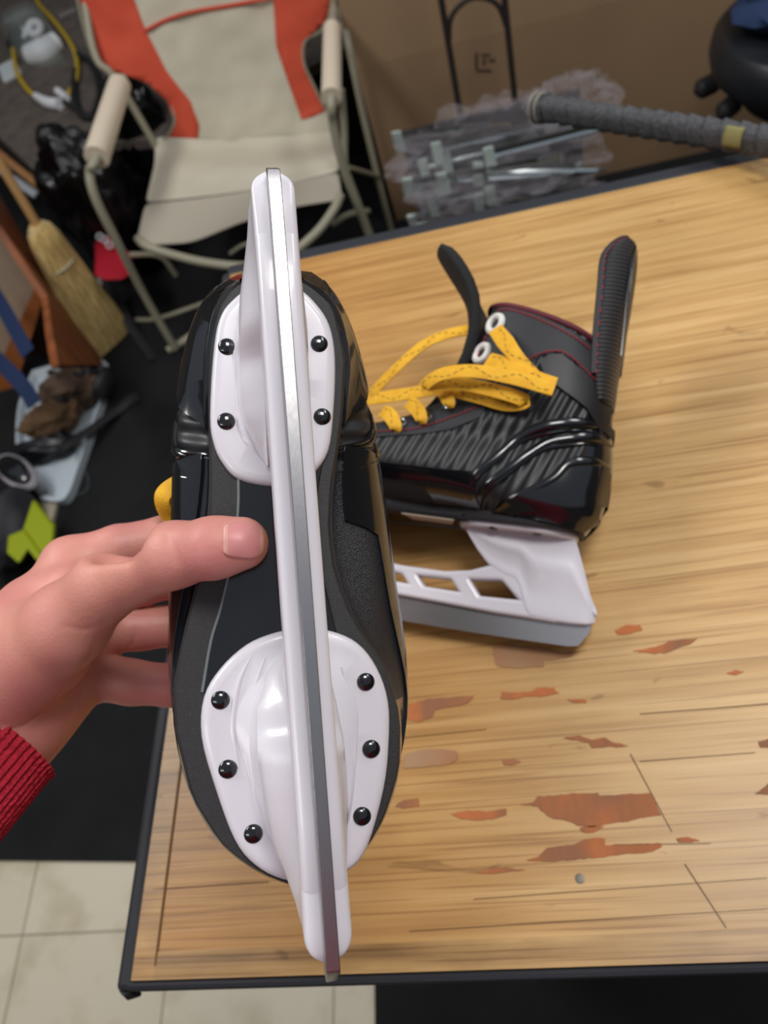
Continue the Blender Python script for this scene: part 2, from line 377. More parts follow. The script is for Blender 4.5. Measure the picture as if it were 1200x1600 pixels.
# ------------------------------------------------------------------ skates
def W2(tab, x):
    xs = [a for a, _ in tab]; return math.sqrt(max(0, np.interp(x, xs, [b*b for _, b in tab])))
R0 = [(-107, 0), (-104, 13), (-95, 22), (-76, 25), (-54, 22), (-28, 16), (-12, 14), (4, 15), (21, 20), (38, 30), (56, 34), (74, 32), (90, 25), (103, 14), (109, 0)]
L0 = [(-107, 0), (-104, 14), (-96, 20), (-82, 24), (-63, 26), (-38, 27), (-22, 28), (0, 33), (22, 40), (39, 44), (52, 44), (74, 40), (91, 31), (103, 17), (109, 0)]
RB = [(-117, 0), (-114, 14), (-107, 23), (-98, 28), (-84, 32), (-60, 35), (-25, 38), (6, 39), (31, 41), (50, 41), (70, 37), (90, 28), (104, 17), (114, 0)]
LB = [(-117, 0), (-114, 15), (-107, 25), (-95, 31), (-80, 35), (-60, 39), (-40, 41), (-15, 43), (6, 45), (27, 47), (48, 46.5), (68, 43), (87, 34), (102, 21), (108, 14), (114, 0)]
def tabscale(t, xb, xf, k):
    a, b = t[0][0], t[-1][0]
    return [(xb+(x-a)*(xf-xb)/(b-a), w_*k) for x, w_ in t]
UP = [(0, 0), (.03, .42), (.1, .72), (.22, .92), (.4, 1), (.6, .98), (.8, .86), (.93, .6), (.98, .36), (1, 0)]
def up(xb, xf, w_): return [(xb+f*(xf-xb), w_*k) for f, k in UP]
LEV = [  # (z at heel, z at front, left table, right table)
 (0, 0, L0, R0),
 (5, 5, tabscale(L0, -110, 111, 1.03), tabscale(R0, -110, 111, 1.05)),
 (11, 12, tabscale(LB, -114, 113, .95), [(x, (w_*.93 if abs(x) > 40 else w_*.80)) for x, w_ in RB]),
 (22, 22, LB, RB),
 (36, 34, tabscale(LB, -118, 107, .97), tabscale(RB, -118, 107, .97)),
 (50, 43, tabscale(LB, -117, 84, .86), tabscale(RB, -117, 84, .88)),
 (63, 51, up(-115, 44, 36), up(-115, 44, 35)),
 (76, 62, up(-113, 12, 34), up(-113, 12, 34)),
 (90, 80, up(-110, -9, 32), up(-110, -9, 32)),
 (103, 104, up(-107, -19, 32), up(-107, -19, 32)),
 (115, 139, up(-103, -27, 34), up(-103, -27, 34)),
]
NS = 40
def boot_rings():
    rings = []
    for zb, zf, LT, RT in LEV:
        xb = max(LT[0][0], RT[0][0]); xf = min(LT[-1][0], RT[-1][0]); r = []
        def zz_(x):
            f = (x-xb)/(xf-xb)
            return zb+(zf-zb)*f
        for i in range(NS+1):
            u = (1-math.cos(math.pi*i/NS))/2; x = xb+(xf-xb)*u; r.append((x, W2(LT, x), zz_(x)))
        for i in range(NS-1, 0, -1):
            u = (1-math.cos(math.pi*i/NS))/2; x = xb+(xf-xb)*u; r.append((x, -W2(RT, x), zz_(x)))
        r = np.array(r)
        for _ in range(2): r[:, 1] = .25*np.roll(r[:, 1], 1)+.5*r[:, 1]+.25*np.roll(r[:, 1], -1)
        rings.append(r)
    A = np.array(rings); out = []
    n = A.shape[1]
    cols = [smooth_path(A[:, j], 5) for j in range(n)]
    C = np.array(cols).transpose(1, 0, 2)
    return C
HEELP = [(-103, 0), (-102, 8), (-98, 14), (-92, 19), (-81, 22), (-56, 25), (-46, 24.5), (-39, 22), (-33, 17), (-30, 7), (-30, -3), (-33, -9), (-41, -15), (-56, -18), (-75, -20), (-87, -19), (-95, -15), (-101, -9)]
TOEP = [(22, 0), (23, 9), (26, 18), (33, 27), (42, 33), (55, 34.5), (72, 31), (89, 26), (98, 20), (104, 11), (106, 0), (104, -11), (97, -18), (79, -25), (64, -28), (50, -29), (38, -26), (29, -20), (24, -11)]
SCREW = [(-80, 18), (-53, 20), (-80, -15), (-53, -14), (43, 28), (66, 27), (88, 20), (42, -22), (65, -22), (87, -17)]

def skate(mirror, label, M, colours):
    sg = -1 if mirror else 1
    root = thing('ice_skate', label, 'ice skate')
    root.matrix_world = M
    def b(g_, name, m, par=root, **k):
        g_.v = [(x/1000, sg*y/1000, z/1000) for x, y, z in g_.v]
        for kk in ('bevel', 'solid'):
            if kk in k: k[kk] = k[kk]/1000
        return g_.build(name, m, par, **k)
    C = boot_rings()
    g_ = G().rings([list(r) for r in C], True, True)
    # material split: glossy toe cap, heel cup and lower band, ribbed quarters
    body = b(g_, 'boot_upper', RIB)
    me = body.data; me.materials.append(BLKGLOSS); me.materials.append(BLKMAT); me.materials.append(MESHM)
    for p in me.polygons:
        c = p.center*1000; y = c[1]*sg; x = c[0]; z = c[2]
        if x > 52+.2*z and z < 60: p.material_index = 1
        elif z < 22+.08*(x+20) and x > -40 and y > 0 and z < 24: p.material_index = 1
        elif y < 0 and -36 < x and z < 21: p.material_index = 3
        if len(p.vertices) > 10: p.material_index = 2
        if x < -100 and z < 60: p.material_index = 1
    bv = bvhtree.BVHTree.FromPolygons([tuple(v) for v in np.array(C).reshape(-1, 3)],
        [(i*C.shape[1]+k, i*C.shape[1]+(k+1) % C.shape[1], (i+1)*C.shape[1]+(k+1) % C.shape[1], (i+1)*C.shape[1]+k) for i in range(C.shape[0]-1) for k in range(C.shape[1])])
    def surf(x, z, side, off=0):
        h = bv.ray_cast(Vector((x, side*150, z)), Vector((0, -side, 0)))
        if h[0] is None or h[0][1]*side < -5:
            q = bv.find_nearest(Vector((x, side*28, z))); p, n_ = q[0], q[1]
        else: p, n_ = h[0], h[1]
        n_ = n_ if n_[1]*side > 0 else -n_
        return np.array(p)+np.array(n_)*off, np.array(n_)
    def patch(poly, side, th, name, m, step=3.5, par=root):
        V, F = cdt(refine(poly, 3), step)
        top = []; bot = []
        for x, z in V:
            p, n_ = surf(x, z, side); top.append(p+n_*th); bot.append(p-n_*1.0)
        n = len(V); ec = {}
        for f in F:
            for i in range(len(f)):
                k = (f[i], f[(i+1) % len(f)]); ec[k] = 1
        fs = [tuple(f) for f in F]+[tuple(i+n for i in reversed(f)) for f in F]
        fs += [(a_, a_+n, b2+n, b2) for (a_, b2) in ec if (b2, a_) not in ec]
        return b(G().add(top+bot, fs), name, m, par, bevel=.5)
    # sole
    def outline(t_l, t_r, k=1, d=0, n=44):
        xb = t_l[0][0]+d; xf = t_l[-1][0]-d; o = []
        for i in range(n+1):
            x = xb+(xf-xb)*(1-math.cos(math.pi*i/n))/2; o.append((x, max(0, W2(t_l, x)-(d if 0 < i < n else 0))))
        for i in range(n-1, 0, -1):
            x = xb+(xf-xb)*(1-math.cos(math.pi*i/n))/2; o.append((x, -max(0, W2(t_r, x)-d)))
        return o
    o0 = outline(L0, R0); o1 = outline(L0, R0, d=1.2)
    b(G().rings([[(x, y, 5) for x, y in o0], [(x, y, 0) for x, y in o0], [(x, y, -1.6) for x, y in o1]]), 'outsole', SOLE)
    V = [(-40, 17), (-34, 17), (-21, 18), (-5, 21), (12, 26), (23, 30), (40, 34), (44, 20), (44, -17), (22, -13), (0, -9.5), (-15, -9), (-28, -11), (-40, -14)]
    b(G().prism([(x, y, -1.4) for x, y in V], (0, 0, -.9)), 'shank_panel', BLKGLOSS, bevel=.5)
    b(G().tube([(x, y, -2.2) for x, y in V[1:7]], .55, 6, 4), 'edge_highlight', mat('highlight_grey', (112, 118, 120), .4))  # pale bead paints the highlight along the panel's bevel
    # holder: base plates
    for pl_, nm in ((HEELP, 'heel'), (TOEP, 'toe')):
        P = smooth_path(pl_+[pl_[0]], 4)[:-1]; c = P.mean(axis=0)
        def ins(d, z):
            q = P-c; r_ = np.linalg.norm(q, axis=1)[:, None]; return [(x, y, z) for x, y in c+q*(1-d/r_)]
        b(G().rings([ins(-.2, -1), ins(-.6, -2.6), ins(0, -4), ins(1.3, -4.8), ins(3.2, -4.9), ins(11, -4.4), ins(12.5, -5.6)]), 'mounting_plate', WHITEPL)
    # holder: rail with windows, side profile extruded
    prof = [(-100, -38), (-101, -44), (-100, -52), (-97, -53.8), (-80, -53.8), (-60, -53.9), (-28, -53), (8, -52.5), (50, -53), (72, -53.6), (90, -53.8), (95, -52), (96, -44), (93, -36), (62, -26), (45, -31), (25, -34.5), (0, -35.4), (-26, -35), (-42, -32), (-54, -27), (-70, -24), (-94, -24), (-100, -32)]
    holes = [[(-40.5, -36), (-62, -33.5), (-76, -45.5), (-49.5, -47)], [(-7, -38.5), (-31, -37.5), (-39, -46.5), (-14, -46.5)], [(19, -38), (0.5, -39), (-6, -46.5), (12, -46)], [(50, -35), (27, -37.5), (20, -46), (38, -46.5)]]
    cu = bpy.data.curves.new('rail', 'CURVE'); cu.dimensions = '2D'; cu.fill_mode = 'BOTH'
    def spl(p, sub):
        p = smooth_path(list(p)+[p[0]], sub)[:-1] if sub > 1 else p
        s_ = cu.splines.new('POLY'); s_.points.add(len(p)-1); s_.use_cyclic_u = True
        for i, q in enumerate(p): s_.points[i].co = (q[0]/1000, q[1]/1000, 0, 1)
    spl(prof, 1)
    for h in holes:
        hh = []
        for i in range(4):
            a_, b2, c_ = np.array(h[i-1]), np.array(h[i]), np.array(h[(i+1) % 4])
            hh += [b2+nrm(a_-b2)*1.6, b2+(nrm(a_-b2)+nrm(c_-b2))*.35, b2+nrm(c_-b2)*1.6]
        spl(hh, 1)
    cu.extrude = .0042; cu.bevel_depth = .0022; cu.bevel_resolution = 3; cu.offset = -.0012
    co = bpy.data.objects.new('tmp', cu); COL.objects.link(co)
    me2 = bpy.data.meshes.new_from_object(co.evaluated_get(bpy.context.evaluated_depsgraph_get())); bpy.data.objects.remove(co)
    me2.transform(Matrix(((1, 0, 0, 0), (0, 0, 1, 0), (0, 1, 0, 0), (0, 0, 0, 1))))
    me2.materials.clear(); me2.materials.append(WHITEPL)
    rail = bpy.data.objects.new('blade_holder_rail', me2); COL.objects.link(rail); rail.parent = root
    me2.polygons.foreach_set('use_smooth', [True]*len(me2.polygons)); me2.set_sharp_from_angle(angle=.9)
    # towers
    def tower(xs, zlo, zhi, wl, wr_, pk, nm):
        T = np.concatenate([[0, .012, .03], np.linspace(.06, 1, 16)]); R = []
        N_ = 40; xr = np.interp(np.linspace(0, 1, N_), np.linspace(0, 1, len(xs)), xs)
        for x in xr:
            sx, order = (np.array(xs), slice(None))
            lo, hi, w1, w2, k = [np.interp(x, sx, q) for q in (zlo, zhi, wl, wr_, pk)]
            e = min(x-xs[0], xs[-1]-x if nm == 't' else 99); rnd = math.sqrt(max(.06, 1-max(0, 1-e/7.0)**2))
            Ls = []; Rs = []
            for t_ in T:
                z = lo+(hi-lo)*t_
                for w_, out, kk in ((w1, Ls, k), (w2, Rs, k*.5)):
                    base = 6.6+(w_-6.6)*(t_**.9)
                    pocket = kk*math.exp(-((t_-.30)/.17)**2)*max(0, w_-6)*.62
                    ridge = kk*math.exp(-((t_-.62)/.10)**2)*2.4
                    flare = (t_**7)*2.5*kk
                    out.append((max(3.6, base-pocket+ridge+flare)*(.76 if t_ == 0 else .91 if t_ < .02 else .98 if t_ < .04 else 1)*(rnd if t_ < .6 else max(rnd, .75)), z))
            R.append([(x, y, z) for y, z in Ls]+[(x, -y, z) for y, z in reversed(Rs)])
        b(G().rings(R), 'holder_tower', WHITEPL)
    tower([-119.5, -115, -108, -102, -91, -80, -71, -62, -52, -44, -36], [-51, -53, -54, -54.3, -54.3, -54.2, -33, -31, -26, -18, -8], [-44, -36, -18, -3.5, -3.5, -3.5, -3.5, -3.5, -3.5, -3.5, -3.5], [6, 6.8, 8, 9.5, 12, 13.2, 14, 14.5, 13.5, 11, 7], [6, 6.6, 7.5, 8.5, 9, 9.5, 9.5, 9.5, 9, 8.5, 7], [0, .2, .4, .7, .9, 1, 1, 1, .8, .4, 0], 'h')
    tower([28, 36, 46, 54, 60, 68, 78, 88, 97, 103, 108, 110.5], [-8, -20, -29, -33, -52, -54, -54.2, -54.3, -54.3, -54.3, -54, -53], [-3.5, -3.5, -3.5, -3.5, -3.5, -3.5, -3.5, -3.5, -4, -14, -34, -44], [8, 13, 17, 18, 18, 17.5, 16, 13.5, 10.2, 7.8, 6.8, 6.6], [7, 9, 10.5, 11.5, 12, 12, 11.5, 10, 9, 8, 7, 6], [0, .5, 1, 1, 1, 1, 1, .9, .5, .2, 0, 0], 't')
    for ln in ([(30, 12), (42, 17), (58, 21), (76, 18), (92, 13)], [(28, 16), (38, 21.5), (52, 24.5), (66, 23.5)], [(36, -14), (52, -17), (70, -16)], [(-92, 13), (-80, 15.2), (-60, 15.6), (-46, 14)]):
        b(G().tube([(x, y, -4.6) for x, y in ln], [.3, .8, .9, .8, .3], 8, 8), 'plate_rib', WHITEPL)
    # steel
    n = 40; R = []
    for i in range(n+1):
        x = -117.5+230*i/n; u = x/(117 if x < 0 else 112)
        lo = -69+2.2*u*u+ (9*max(0, (abs(u)-.91)/.09)**3 if u < 0 else 6*max(0, (abs(u)-.95)/.05)**2)
        R.append([(x, 1.8, lo), (x, 1.8, -51), (x, -1.8, -51), (x, -1.8, lo)])
    st = b(G().rings(R), 'steel_blade', STEEL, bevel=.25)
    # rivets
    for x, y in SCREW:
        b(G().dome((x, y, -4.6), (0, 0, -1), 3.2, 1.5, 20, 6, base=.6), 'rivet', BLKGLOSS)
    # glossy heel cup, overlays and ridges on both sides
    for side in (1, -1):
        patch([(-118, 3), (-108, 0), (-52, 4), (-62, 11), (-79, 20), (-88, 31), (-98, 38), (-118, 40)], side, 1.8, 'heel_cup', BLKGLOSS)
        if side > 0: patch([(-44, 6), (26, 8), (60, 8), (60, 22), (26, 24), (-20, 24), (-40, 24)], side, 1.1, 'lower_band', BLKGLOSS)
        else: patch([(-44, 6), (-16, 7), (-10, 13), (20, 15), (56, 18), (86, 17), (86, 21), (56, 23), (20, 22.5), (-26, 23), (-40, 24)], side, 1.1, 'lower_band', BLKGLOSS)
        for k, ln in enumerate([
            [(-111, 64), (-98, 63), (-86, 60), (-72, 55), (-61, 47), (-53, 36), (-42, 23), (-36, 12)],
            [(-115, 56), (-104, 56), (-94, 53), (-80, 48), (-70, 39), (-60, 28), (-48, 16), (-44, 9)],
            [(-116, 41), (-103, 40), (-93, 36), (-87, 27), (-77, 19), (-63, 11)]]):
            pp = smooth_path(ln, 5); q = [surf(x, z, side, -.6)[0] for x, z in pp]
            b(G().tube(q, [1.6, 3.6, 3.8, 3.6, 3.4, 3.0, 2.4, 1.2], 14, 1), 'side_ridge', BLKGLOSS)
            if k < 2: b(G().tube([surf(x+1, z-4.6, side, .4)[0] for x, z in pp[3:]], [.6, 1.5, 1.4, .5], 8, 1), 'side_ridge', BLKGLOSS)
        # eyelet facing, cuff and strap
        patch([(24, 38), (36, 46), (30, 53), (8, 60), (-8, 73), (-18, 84), (-30, 78), (-42, 67), (-38, 58), (-21, 49), (0, 43)], side, .9, 'eyelet_facing', CUFFM)
        cuffp = [(-22, 88), (-24, 112), (-30, 130), (-38, 135), (-52, 131), (-66, 125), (-84, 118), (-97, 112), (-101, 100), (-102, 84), (-88, 100), (-78, 104), (-68, 101), (-58, 92), (-42, 84), (-34, 82)]
        patch(cuffp, side, 1.0, 'cuff_panel', CUFFM)
        patch([(-68, 97), (-73, 102), (-80, 103), (-92, 95), (-104, 85), (-114, 77), (-116, 58), (-106, 62), (-98, 72), (-84, 80), (-72, 88)], side, 2.0, 'ankle_strap', mat('strap_black', (20, 20, 23), .5))
        # stitching
        def stitch(ln, gap=3.2, L_=2.2, off=1.4):
            pp = smooth_path(ln, 14); q = [surf(x, z, side, off)[0] for x, z in pp]
            d = np.concatenate([[0], np.cumsum(np.linalg.norm(np.diff(q, axis=0), axis=1))]); q = np.array(q); s_ = 0; gg = G()
            while s_+L_ < d[-1]:
                a_ = [np.interp(s_, d, q[:, i]) for i in range(3)]; c_ = [np.interp(s_+L_, d, q[:, i]) for i in range(3)]
                gg.tube([a_, c_], .5, 5, 1); s_ += gap
            b(gg, 'stitching', RED)
        stitch([(-27, 94), (-31, 112), (-36, 128), (-42, 131), (-60, 125), (-80, 117), (-95, 110)])
        stitch([(-99, 106), (-101, 92), (-94, 96), (-84, 103), (-76, 104.5), (-66, 101), (-58, 95)], off=1.6)
        stitch([(26, 41), (0, 47), (-22, 57), (-38, 66)])
        # eyelets
        for x, z, big in ((-37, 122, 1), (-31, 103, 1), (-17, 66, 0), (-4, 55, 0), (11, 49, 0)):
            p, n_ = surf(x, z, side, 1.2)
            b(G().torus(p, n_, 5.4 if big else 3.6, 2.2 if big else 1.0), 'eyelet', mat('eyelet_white', (225, 222, 215), .4) if big else CHROME)
    # cuff rim and dark opening
    rim = C[-1]
    b(G().tube(list(rim[:])+[rim[0]], 1.8, 8, 1, caps=False), 'cuff_rim', mat('cuff_trim', (96, 30, 42), .7))
    # tendon guard
    R = []
    for z, xb, dp, ry in ((78, -113, 9, 22), (95, -112, 12, 24), (118, -113, 15, 24), (150, -114.5, 18, 23), (172, -114.5, 19, 21), (182, -114, 15, 18), (189, -113, 10, 13), (194, -111.5, 5, 7)):
        row = []
        for k in range(17):
            a_ = (k/16*2-1)*math.pi/2; row.append((xb+dp*(1-math.cos(a_)), ry*math.sin(a_), z+ (0)))
        R.append(row)
    b(G().grid(R), 'tendon_guard', RIBG, solid=3.5, subd=1)
    for side in (1, -1):
        ed = [np.array(r[16 if side > 0 else 0]) for r in R[1:]]
        b(G().tube(ed+[np.array((-108, 0, 196))], 2.2, 8, 4), 'guard_edge', CUFFM)
        gg = G(); q = smooth_path([e_+np.array((-1.5, side*1.6, 0)) for e_ in ed], 8)
        for i in range(0, len(q)-1, 2): gg.tube([q[i], q[i]+(q[i+1]-q[i])*.7], .45, 5, 1)
        b(gg, 'stitching', RED)
        gl = [(-113, side*16, 110), (-112, side*15, 150), (-111.5, side*12, 175), (-112, side*6, 189)]
        b(G().tube([(x-1.2, y*1.1, z) for x, y, z in gl], [.6, 1.6, 1.8, .8], 8), 'guard_ridge', BLKGLOSS)
    # tongue
    R = []
    for x, z, hw in ((20, 50, 16), (0, 66, 20), (-14, 90, 25), (-20, 118, 28), (-16, 142, 30), (-4, 160, 30), (6, 172, 27), (13, 181, 19), (16, 185, 9)):
        R.append([(x-5*(1-abs(k/8-1)**2)*0-6*(k/8-1)**2, hw*(k/8-1), z) for k in range(17)])
    b(G().grid(R), 'tongue', FELT, solid=7, subd=1)
    return root, surf, b

def toM(o, x, y, z):
    M = Matrix.Identity(4)
    for i in range(3): M[i][0] = x[i]; M[i][1] = y[i]; M[i][2] = z[i]; M[i][3] = o[i]
    return M
Lx = nrm([.0192, .2261, -.022]); Nn = np.array([.0108, -.01025, -.07]); Nn = nrm(Nn-Lx*Nn.dot(Lx))
O1 = CP+RM@(np.array([-.0336, .02055, .285])*.96); ax = RM@Lx; az = -RM@Nn; ay = np.cross(az, ax)
held, surf1, b1 = skate(False, 'black ice skate held up by the hand, white holder and blade facing the viewer', toM(O1, ax, ay, az), 0)
# second skate lying on its side on the bench
th = math.radians(20)
P0 = onz(865, 1008, TZ+.007)
P1_ = onz(905, 838, TZ+.03); P2_ = onz(610, 803, TZ+.03); bx = P2_-P1_; bx[2] = 0; bx = nrm(bx)
hh = np.cross(bx, (0, 0, 1.)); hh = hh if hh[1] > 0 else -hh
bz = nrm(hh*math.cos(th)+np.array([0, 0, math.sin(th)])); bx = nrm(bx+np.array([0, 0, .052])); bz = nrm(bz-bx*(bx@bz)); bx, bz = nrm(bx-bz*.014), nrm(bz+bx*.014); by = np.cross(bz, bx)   # toe rests a little higher
O2 = P0+bx*.097+bz*.066+np.array([0, 0, .0045])
lying, surf2, b2_ = skate(True, 'black ice skate with yellow laces lying on its side on the workbench', toM(O2, bx, by, bz), 0)
IM2 = lying.matrix_world.inverted()
b2_(G().prism([(-28, -14, -2.4), (6, -14, -2.4), (2, 2, -2.4), (-24, 2, -2.4)], (0, 0, -.6)), 'size_sticker', mat('sticker', (206, 190, 172), .6), smooth=False)
def lo2(px, py, off):                 # a photo point on the lying skate's upper side, off mm above its middle
    r = ray(px, py); t = ((O2+by*off/1000-CP)@by)/(r@by); P = CP+r*t
    v = IM2 @ Vector(P); return np.array([v[0]*1000, -v[1]*1000, v[2]*1000])
def lace2(pix, offs, wid, name='lace', nrmv=None):
    pts = [lo2(x, y, o_) for (x, y), o_ in zip(pix, offs)]
    gg = G().ribbon(pts, nrmv or [(0.15, -1, .1)]*len(pts), wid, 1.3, 8)
    lc = b2_(gg, name, YEL)
    P_ = smooth_path(pts, 16); w0 = np.mean(wid) if np.ndim(wid) else wid
    T_ = np.gradient(P_, axis=0); T_ /= np.linalg.norm(T_, axis=1)[:, None]
    dd = np.concatenate([[0], np.cumsum(np.linalg.norm(np.diff(P_, axis=0), axis=1))]); g3 = G(); N_ = np.array((.15, -1, .1)); s_ = 3
    while s_ < dd[-1]-4:
        seg = []
        for q_ in (0, .8, 1.6, 2.4):
            p_ = np.array([np.interp(s_+q_, dd, P_[:, i]) for i in range(3)]); t3 = np.array([np.interp(s_+q_, dd, T_[:, i]) for i in range(3)])
            bb = nrm(np.cross(t3, N_)); seg.append(p_+bb*(w0*.3*math.sin((s_+q_)*.22))+nrm(np.cross(bb, t3))*(.75 if np.cross(bb, t3)@N_ > 0 else -.75))
        g3.tube(seg, .22, 4, 1); s_ += 4.2
    if g3.v: b2_(g3, 'lace_thread', LACEDK, lc)
    return lc
# laces of the lying skate: in builder space -y is the side turned up
lace2([(774, 514), (790, 535), (810, 560), (838, 583)], [38, 43, 45, 43], [9, 10.5, 8, 4])
lace2([(762, 562), (790, 572), (830, 592), (866, 605)], [38, 44, 48, 46], [10, 11, 12, 12])
lace2([(866, 608), (800, 590), (740, 580), (690, 585), (665, 605), (720, 600), (790, 615), (820, 628), (790, 632), (740, 618), (690, 608), (640, 615), (590, 622), (575, 625)],
      [50, 52, 54, 52, 46, 44, 46, 42, 38, 38, 34, 26, 20, 16], 8.5)
lace2([(738, 514), (700, 522), (660, 540), (620, 575), (590, 605), (576, 624)], [20, 22, 24, 24, 20, 16], 7)
for (x, y), dy in (((703, 630), -18), ((660, 655), -16), ((620, 668), -14)):
    lace2([(x-22, y-26), (x-14, y-22), (x-6, y-12), (x-1, y), (x, y+7)], [30, 35, 38, 39, 37], [8.5, 9, 9, 7.5, 4.5])
# lace of the held skate, peeping out at the side
gg = G().ribbon([(-44, 34, 58), (-42, 42, 56), (-36, 50, 54), (-28, 48, 60), (-22, 36, 66)], [(0, .6, -1)]*5, 8, 1.4, 8)
b1(gg, 'lace', YEL)
for k in range(6):
    z_ = 52+k*6
for i in range(5):
    x0_ = 8-9*i; z0_ = 60+7*i+ (4 if i > 2 else 0)
    b1(G().ribbon([(x0_+6, 24, z0_-5), (x0_+3, 12, z0_+1), (x0_, 0, z0_+3), (x0_-3, -12, z0_+1), (x0_-4, -24, z0_-5)], [(1, 0, 1)]*5, 7, 1.3, 6), 'lace', YEL)
    b2_(G().ribbon([(x0_+6, 24, z0_-5), (x0_+3, 12, z0_+1), (x0_, 0, z0_+3), (x0_-3, -12, z0_+1), (x0_-4, -24, z0_-5)], [(1, 0, 1)]*5, 7, 1.3, 6), 'lace', YEL)

# ------------------------------------------------------------------ person: hand, wrist, red sweater
def surface_nets(F, org, h):
    s = F < 0
    nx, ny, nz = F.shape
    cnt = np.zeros((nx-1, ny-1, nz-1)); acc = np.zeros((nx-1, ny-1, nz-1, 3))
    base = np.stack(np.meshgrid(np.arange(nx-1), np.arange(ny-1), np.arange(nz-1), indexing='ij'), -1).astype(float)
    cor = [(i, j, k) for i in (0, 1) for j in (0, 1) for k in (0, 1)]
    for a in cor:
        for ax_ in range(3):
            if a[ax_]: continue
            b = list(a); b[ax_] = 1
            A = F[a[0]:nx-1+a[0], a[1]:ny-1+a[1], a[2]:nz-1+a[2]]; B = F[b[0]:nx-1+b[0], b[1]:ny-1+b[1], b[2]:nz-1+b[2]]
            c = (A < 0) != (B < 0); t_ = np.where(c, A/np.where(c, A-B, 1), 0)
            p = base+np.array(a, float); p = p.copy(); p[..., ax_] += t_
            acc += p*c[..., None]; cnt += c
    act = cnt > 0; idx = -np.ones(act.shape, int); idx[act] = np.arange(act.sum())
    V = acc[act]/cnt[act][:, None]*h+org
    faces = []
    for ax_ in range(3):
        o = [i for i in range(3) if i != ax_]
        sl0 = [slice(1, -1)]*3; sl1 = [slice(1, -1)]*3
        sl0[ax_] = slice(0, F.shape[ax_]-1); sl1[ax_] = slice(1, F.shape[ax_])
        for o_ in o: sl0[o_] = sl1[o_] = slice(1, F.shape[o_]-1)
        A = s[tuple(sl0)]; B = s[tuple(sl1)]; c = np.argwhere(A != B)
        flip = A[tuple(c.T)]
        c = c.copy(); c[:, o[0]] += 1; c[:, o[1]] += 1
        def I(da, db):
            q = c.copy(); q[:, o[0]] -= da; q[:, o[1]] -= db; return idx[tuple(q.T)]
        q = np.stack([I(0, 0), I(1, 0), I(1, 1), I(0, 1)], 1)
        faces += [tuple(map(int, f)) for f in q]
    return V, faces
def smin(a, b, k):
    h = np.clip(.5+.5*(b-a)/k, 0, 1); return b*(1-h)+a*h-k*h*(1-h)
def cone(P, a, b, ra, rb, flat=None):
    a = np.array(a); b = np.array(b); ba = b-a; t_ = np.clip(((P-a)@ba)/(ba@ba), 0, 1)[..., None]
    d = P-(a+t_*ba)
    return np.linalg.norm(d, axis=-1)-(ra+(rb-ra)*t_[..., 0])
def cpt(px, py, d): return np.array([(px-600)/FPX*d, (py-800)/FPX*d, d])*1000     # lens-frame millimetres
h_ = 1.15
lo_ = np.array([-215., -5., 235.]); hi_ = np.array([-28., 150., 400.])
ax_ = [np.arange(lo_[i], hi_[i], h_) for i in range(3)]
P = np.stack(np.meshgrid(*ax_, indexing='ij'), -1)
TH = [cpt(378, 849, .2535), cpt(335, 856, .2548), cpt(272, 867, .262), cpt(165, 915, .280), cpt(105, 975, .292), cpt(20, 1050, .312)]
TR = [8.8, 9.6, 10.7, 12.0, 15.5, 21]
F = None
for i in range(5):
    c_ = cone(P, TH[i], TH[i+1], TR[i], TR[i+1]); F = c_ if F is None else smin(F, c_, 5)
# palm: metacarpals and heel of the hand
wr = cpt(-5, 1150, .325)
pal = None
MC = [cpt(112, 885, .335), cpt(140, 930, .342), cpt(142, 985, .346), cpt(128, 1052, .345)]
MR = [13, 13.5, 13, 11.8]
for m_, r_ in zip(MC, MR):
    c_ = cone(P, m_, wr+(m_-wr)*.12, r_, 17); pal = c_ if pal is None else smin(pal, c_, 9)
for a_, r1, b2, r2 in ((cpt(30, 1010, .312), 21, cpt(70, 1010, .308), 19), (cpt(95, 1085, .335), 13, cpt(30, 1150, .33), 15), (cpt(60, 960, .325), 17, cpt(110, 925, .32), 12),
                       (cpt(22, 1112, .325), 21, cpt(-95, 1255, .306), 22), (cpt(-25, 1125, .322), 20, cpt(-125, 1250, .304), 21)):
    pal = smin(pal, cone(P, a_, b2, r1, r2), 9)
F = smin(F, pal, 5)
# fingers wrap behind the boot
FG = [([cpt(112, 885, .335), cpt(185, 856, .337), cpt(258, 840, .342), cpt(335, 848, .357), cpt(385, 862, .348)], [12.5, 10, 9.6, 8.8, 7.6]),
      ([cpt(140, 930, .342), cpt(220, 910, .349), cpt(292, 898, .354), cpt(372, 910, .358), cpt(420, 922, .349)], [12.5, 10.4, 9.8, 9, 7.8]),
      ([cpt(142, 985, .346), cpt(222, 981, .352), cpt(292, 976, .356), cpt(365, 988, .358), cpt(408, 998, .348)], [12, 10, 9.6, 8.8, 7.6]),
      ([cpt(128, 1052, .345), cpt(205, 1066, .346), cpt(268, 1071, .348), cpt(325, 1066, .354), cpt(362, 1064, .346)], [11.5, 10, 9.4, 8.0, 7.0])]
fing = None
for pts, rr in FG:
    f_ = None
    for i in range(4):
        c_ = cone(P, pts[i], pts[i+1], rr[i], rr[i+1]); f_ = c_ if f_ is None else smin(f_, c_, 2.5)
    fing = f_ if fing is None else np.minimum(fing, f_)
F = smin(F, fing, 4)
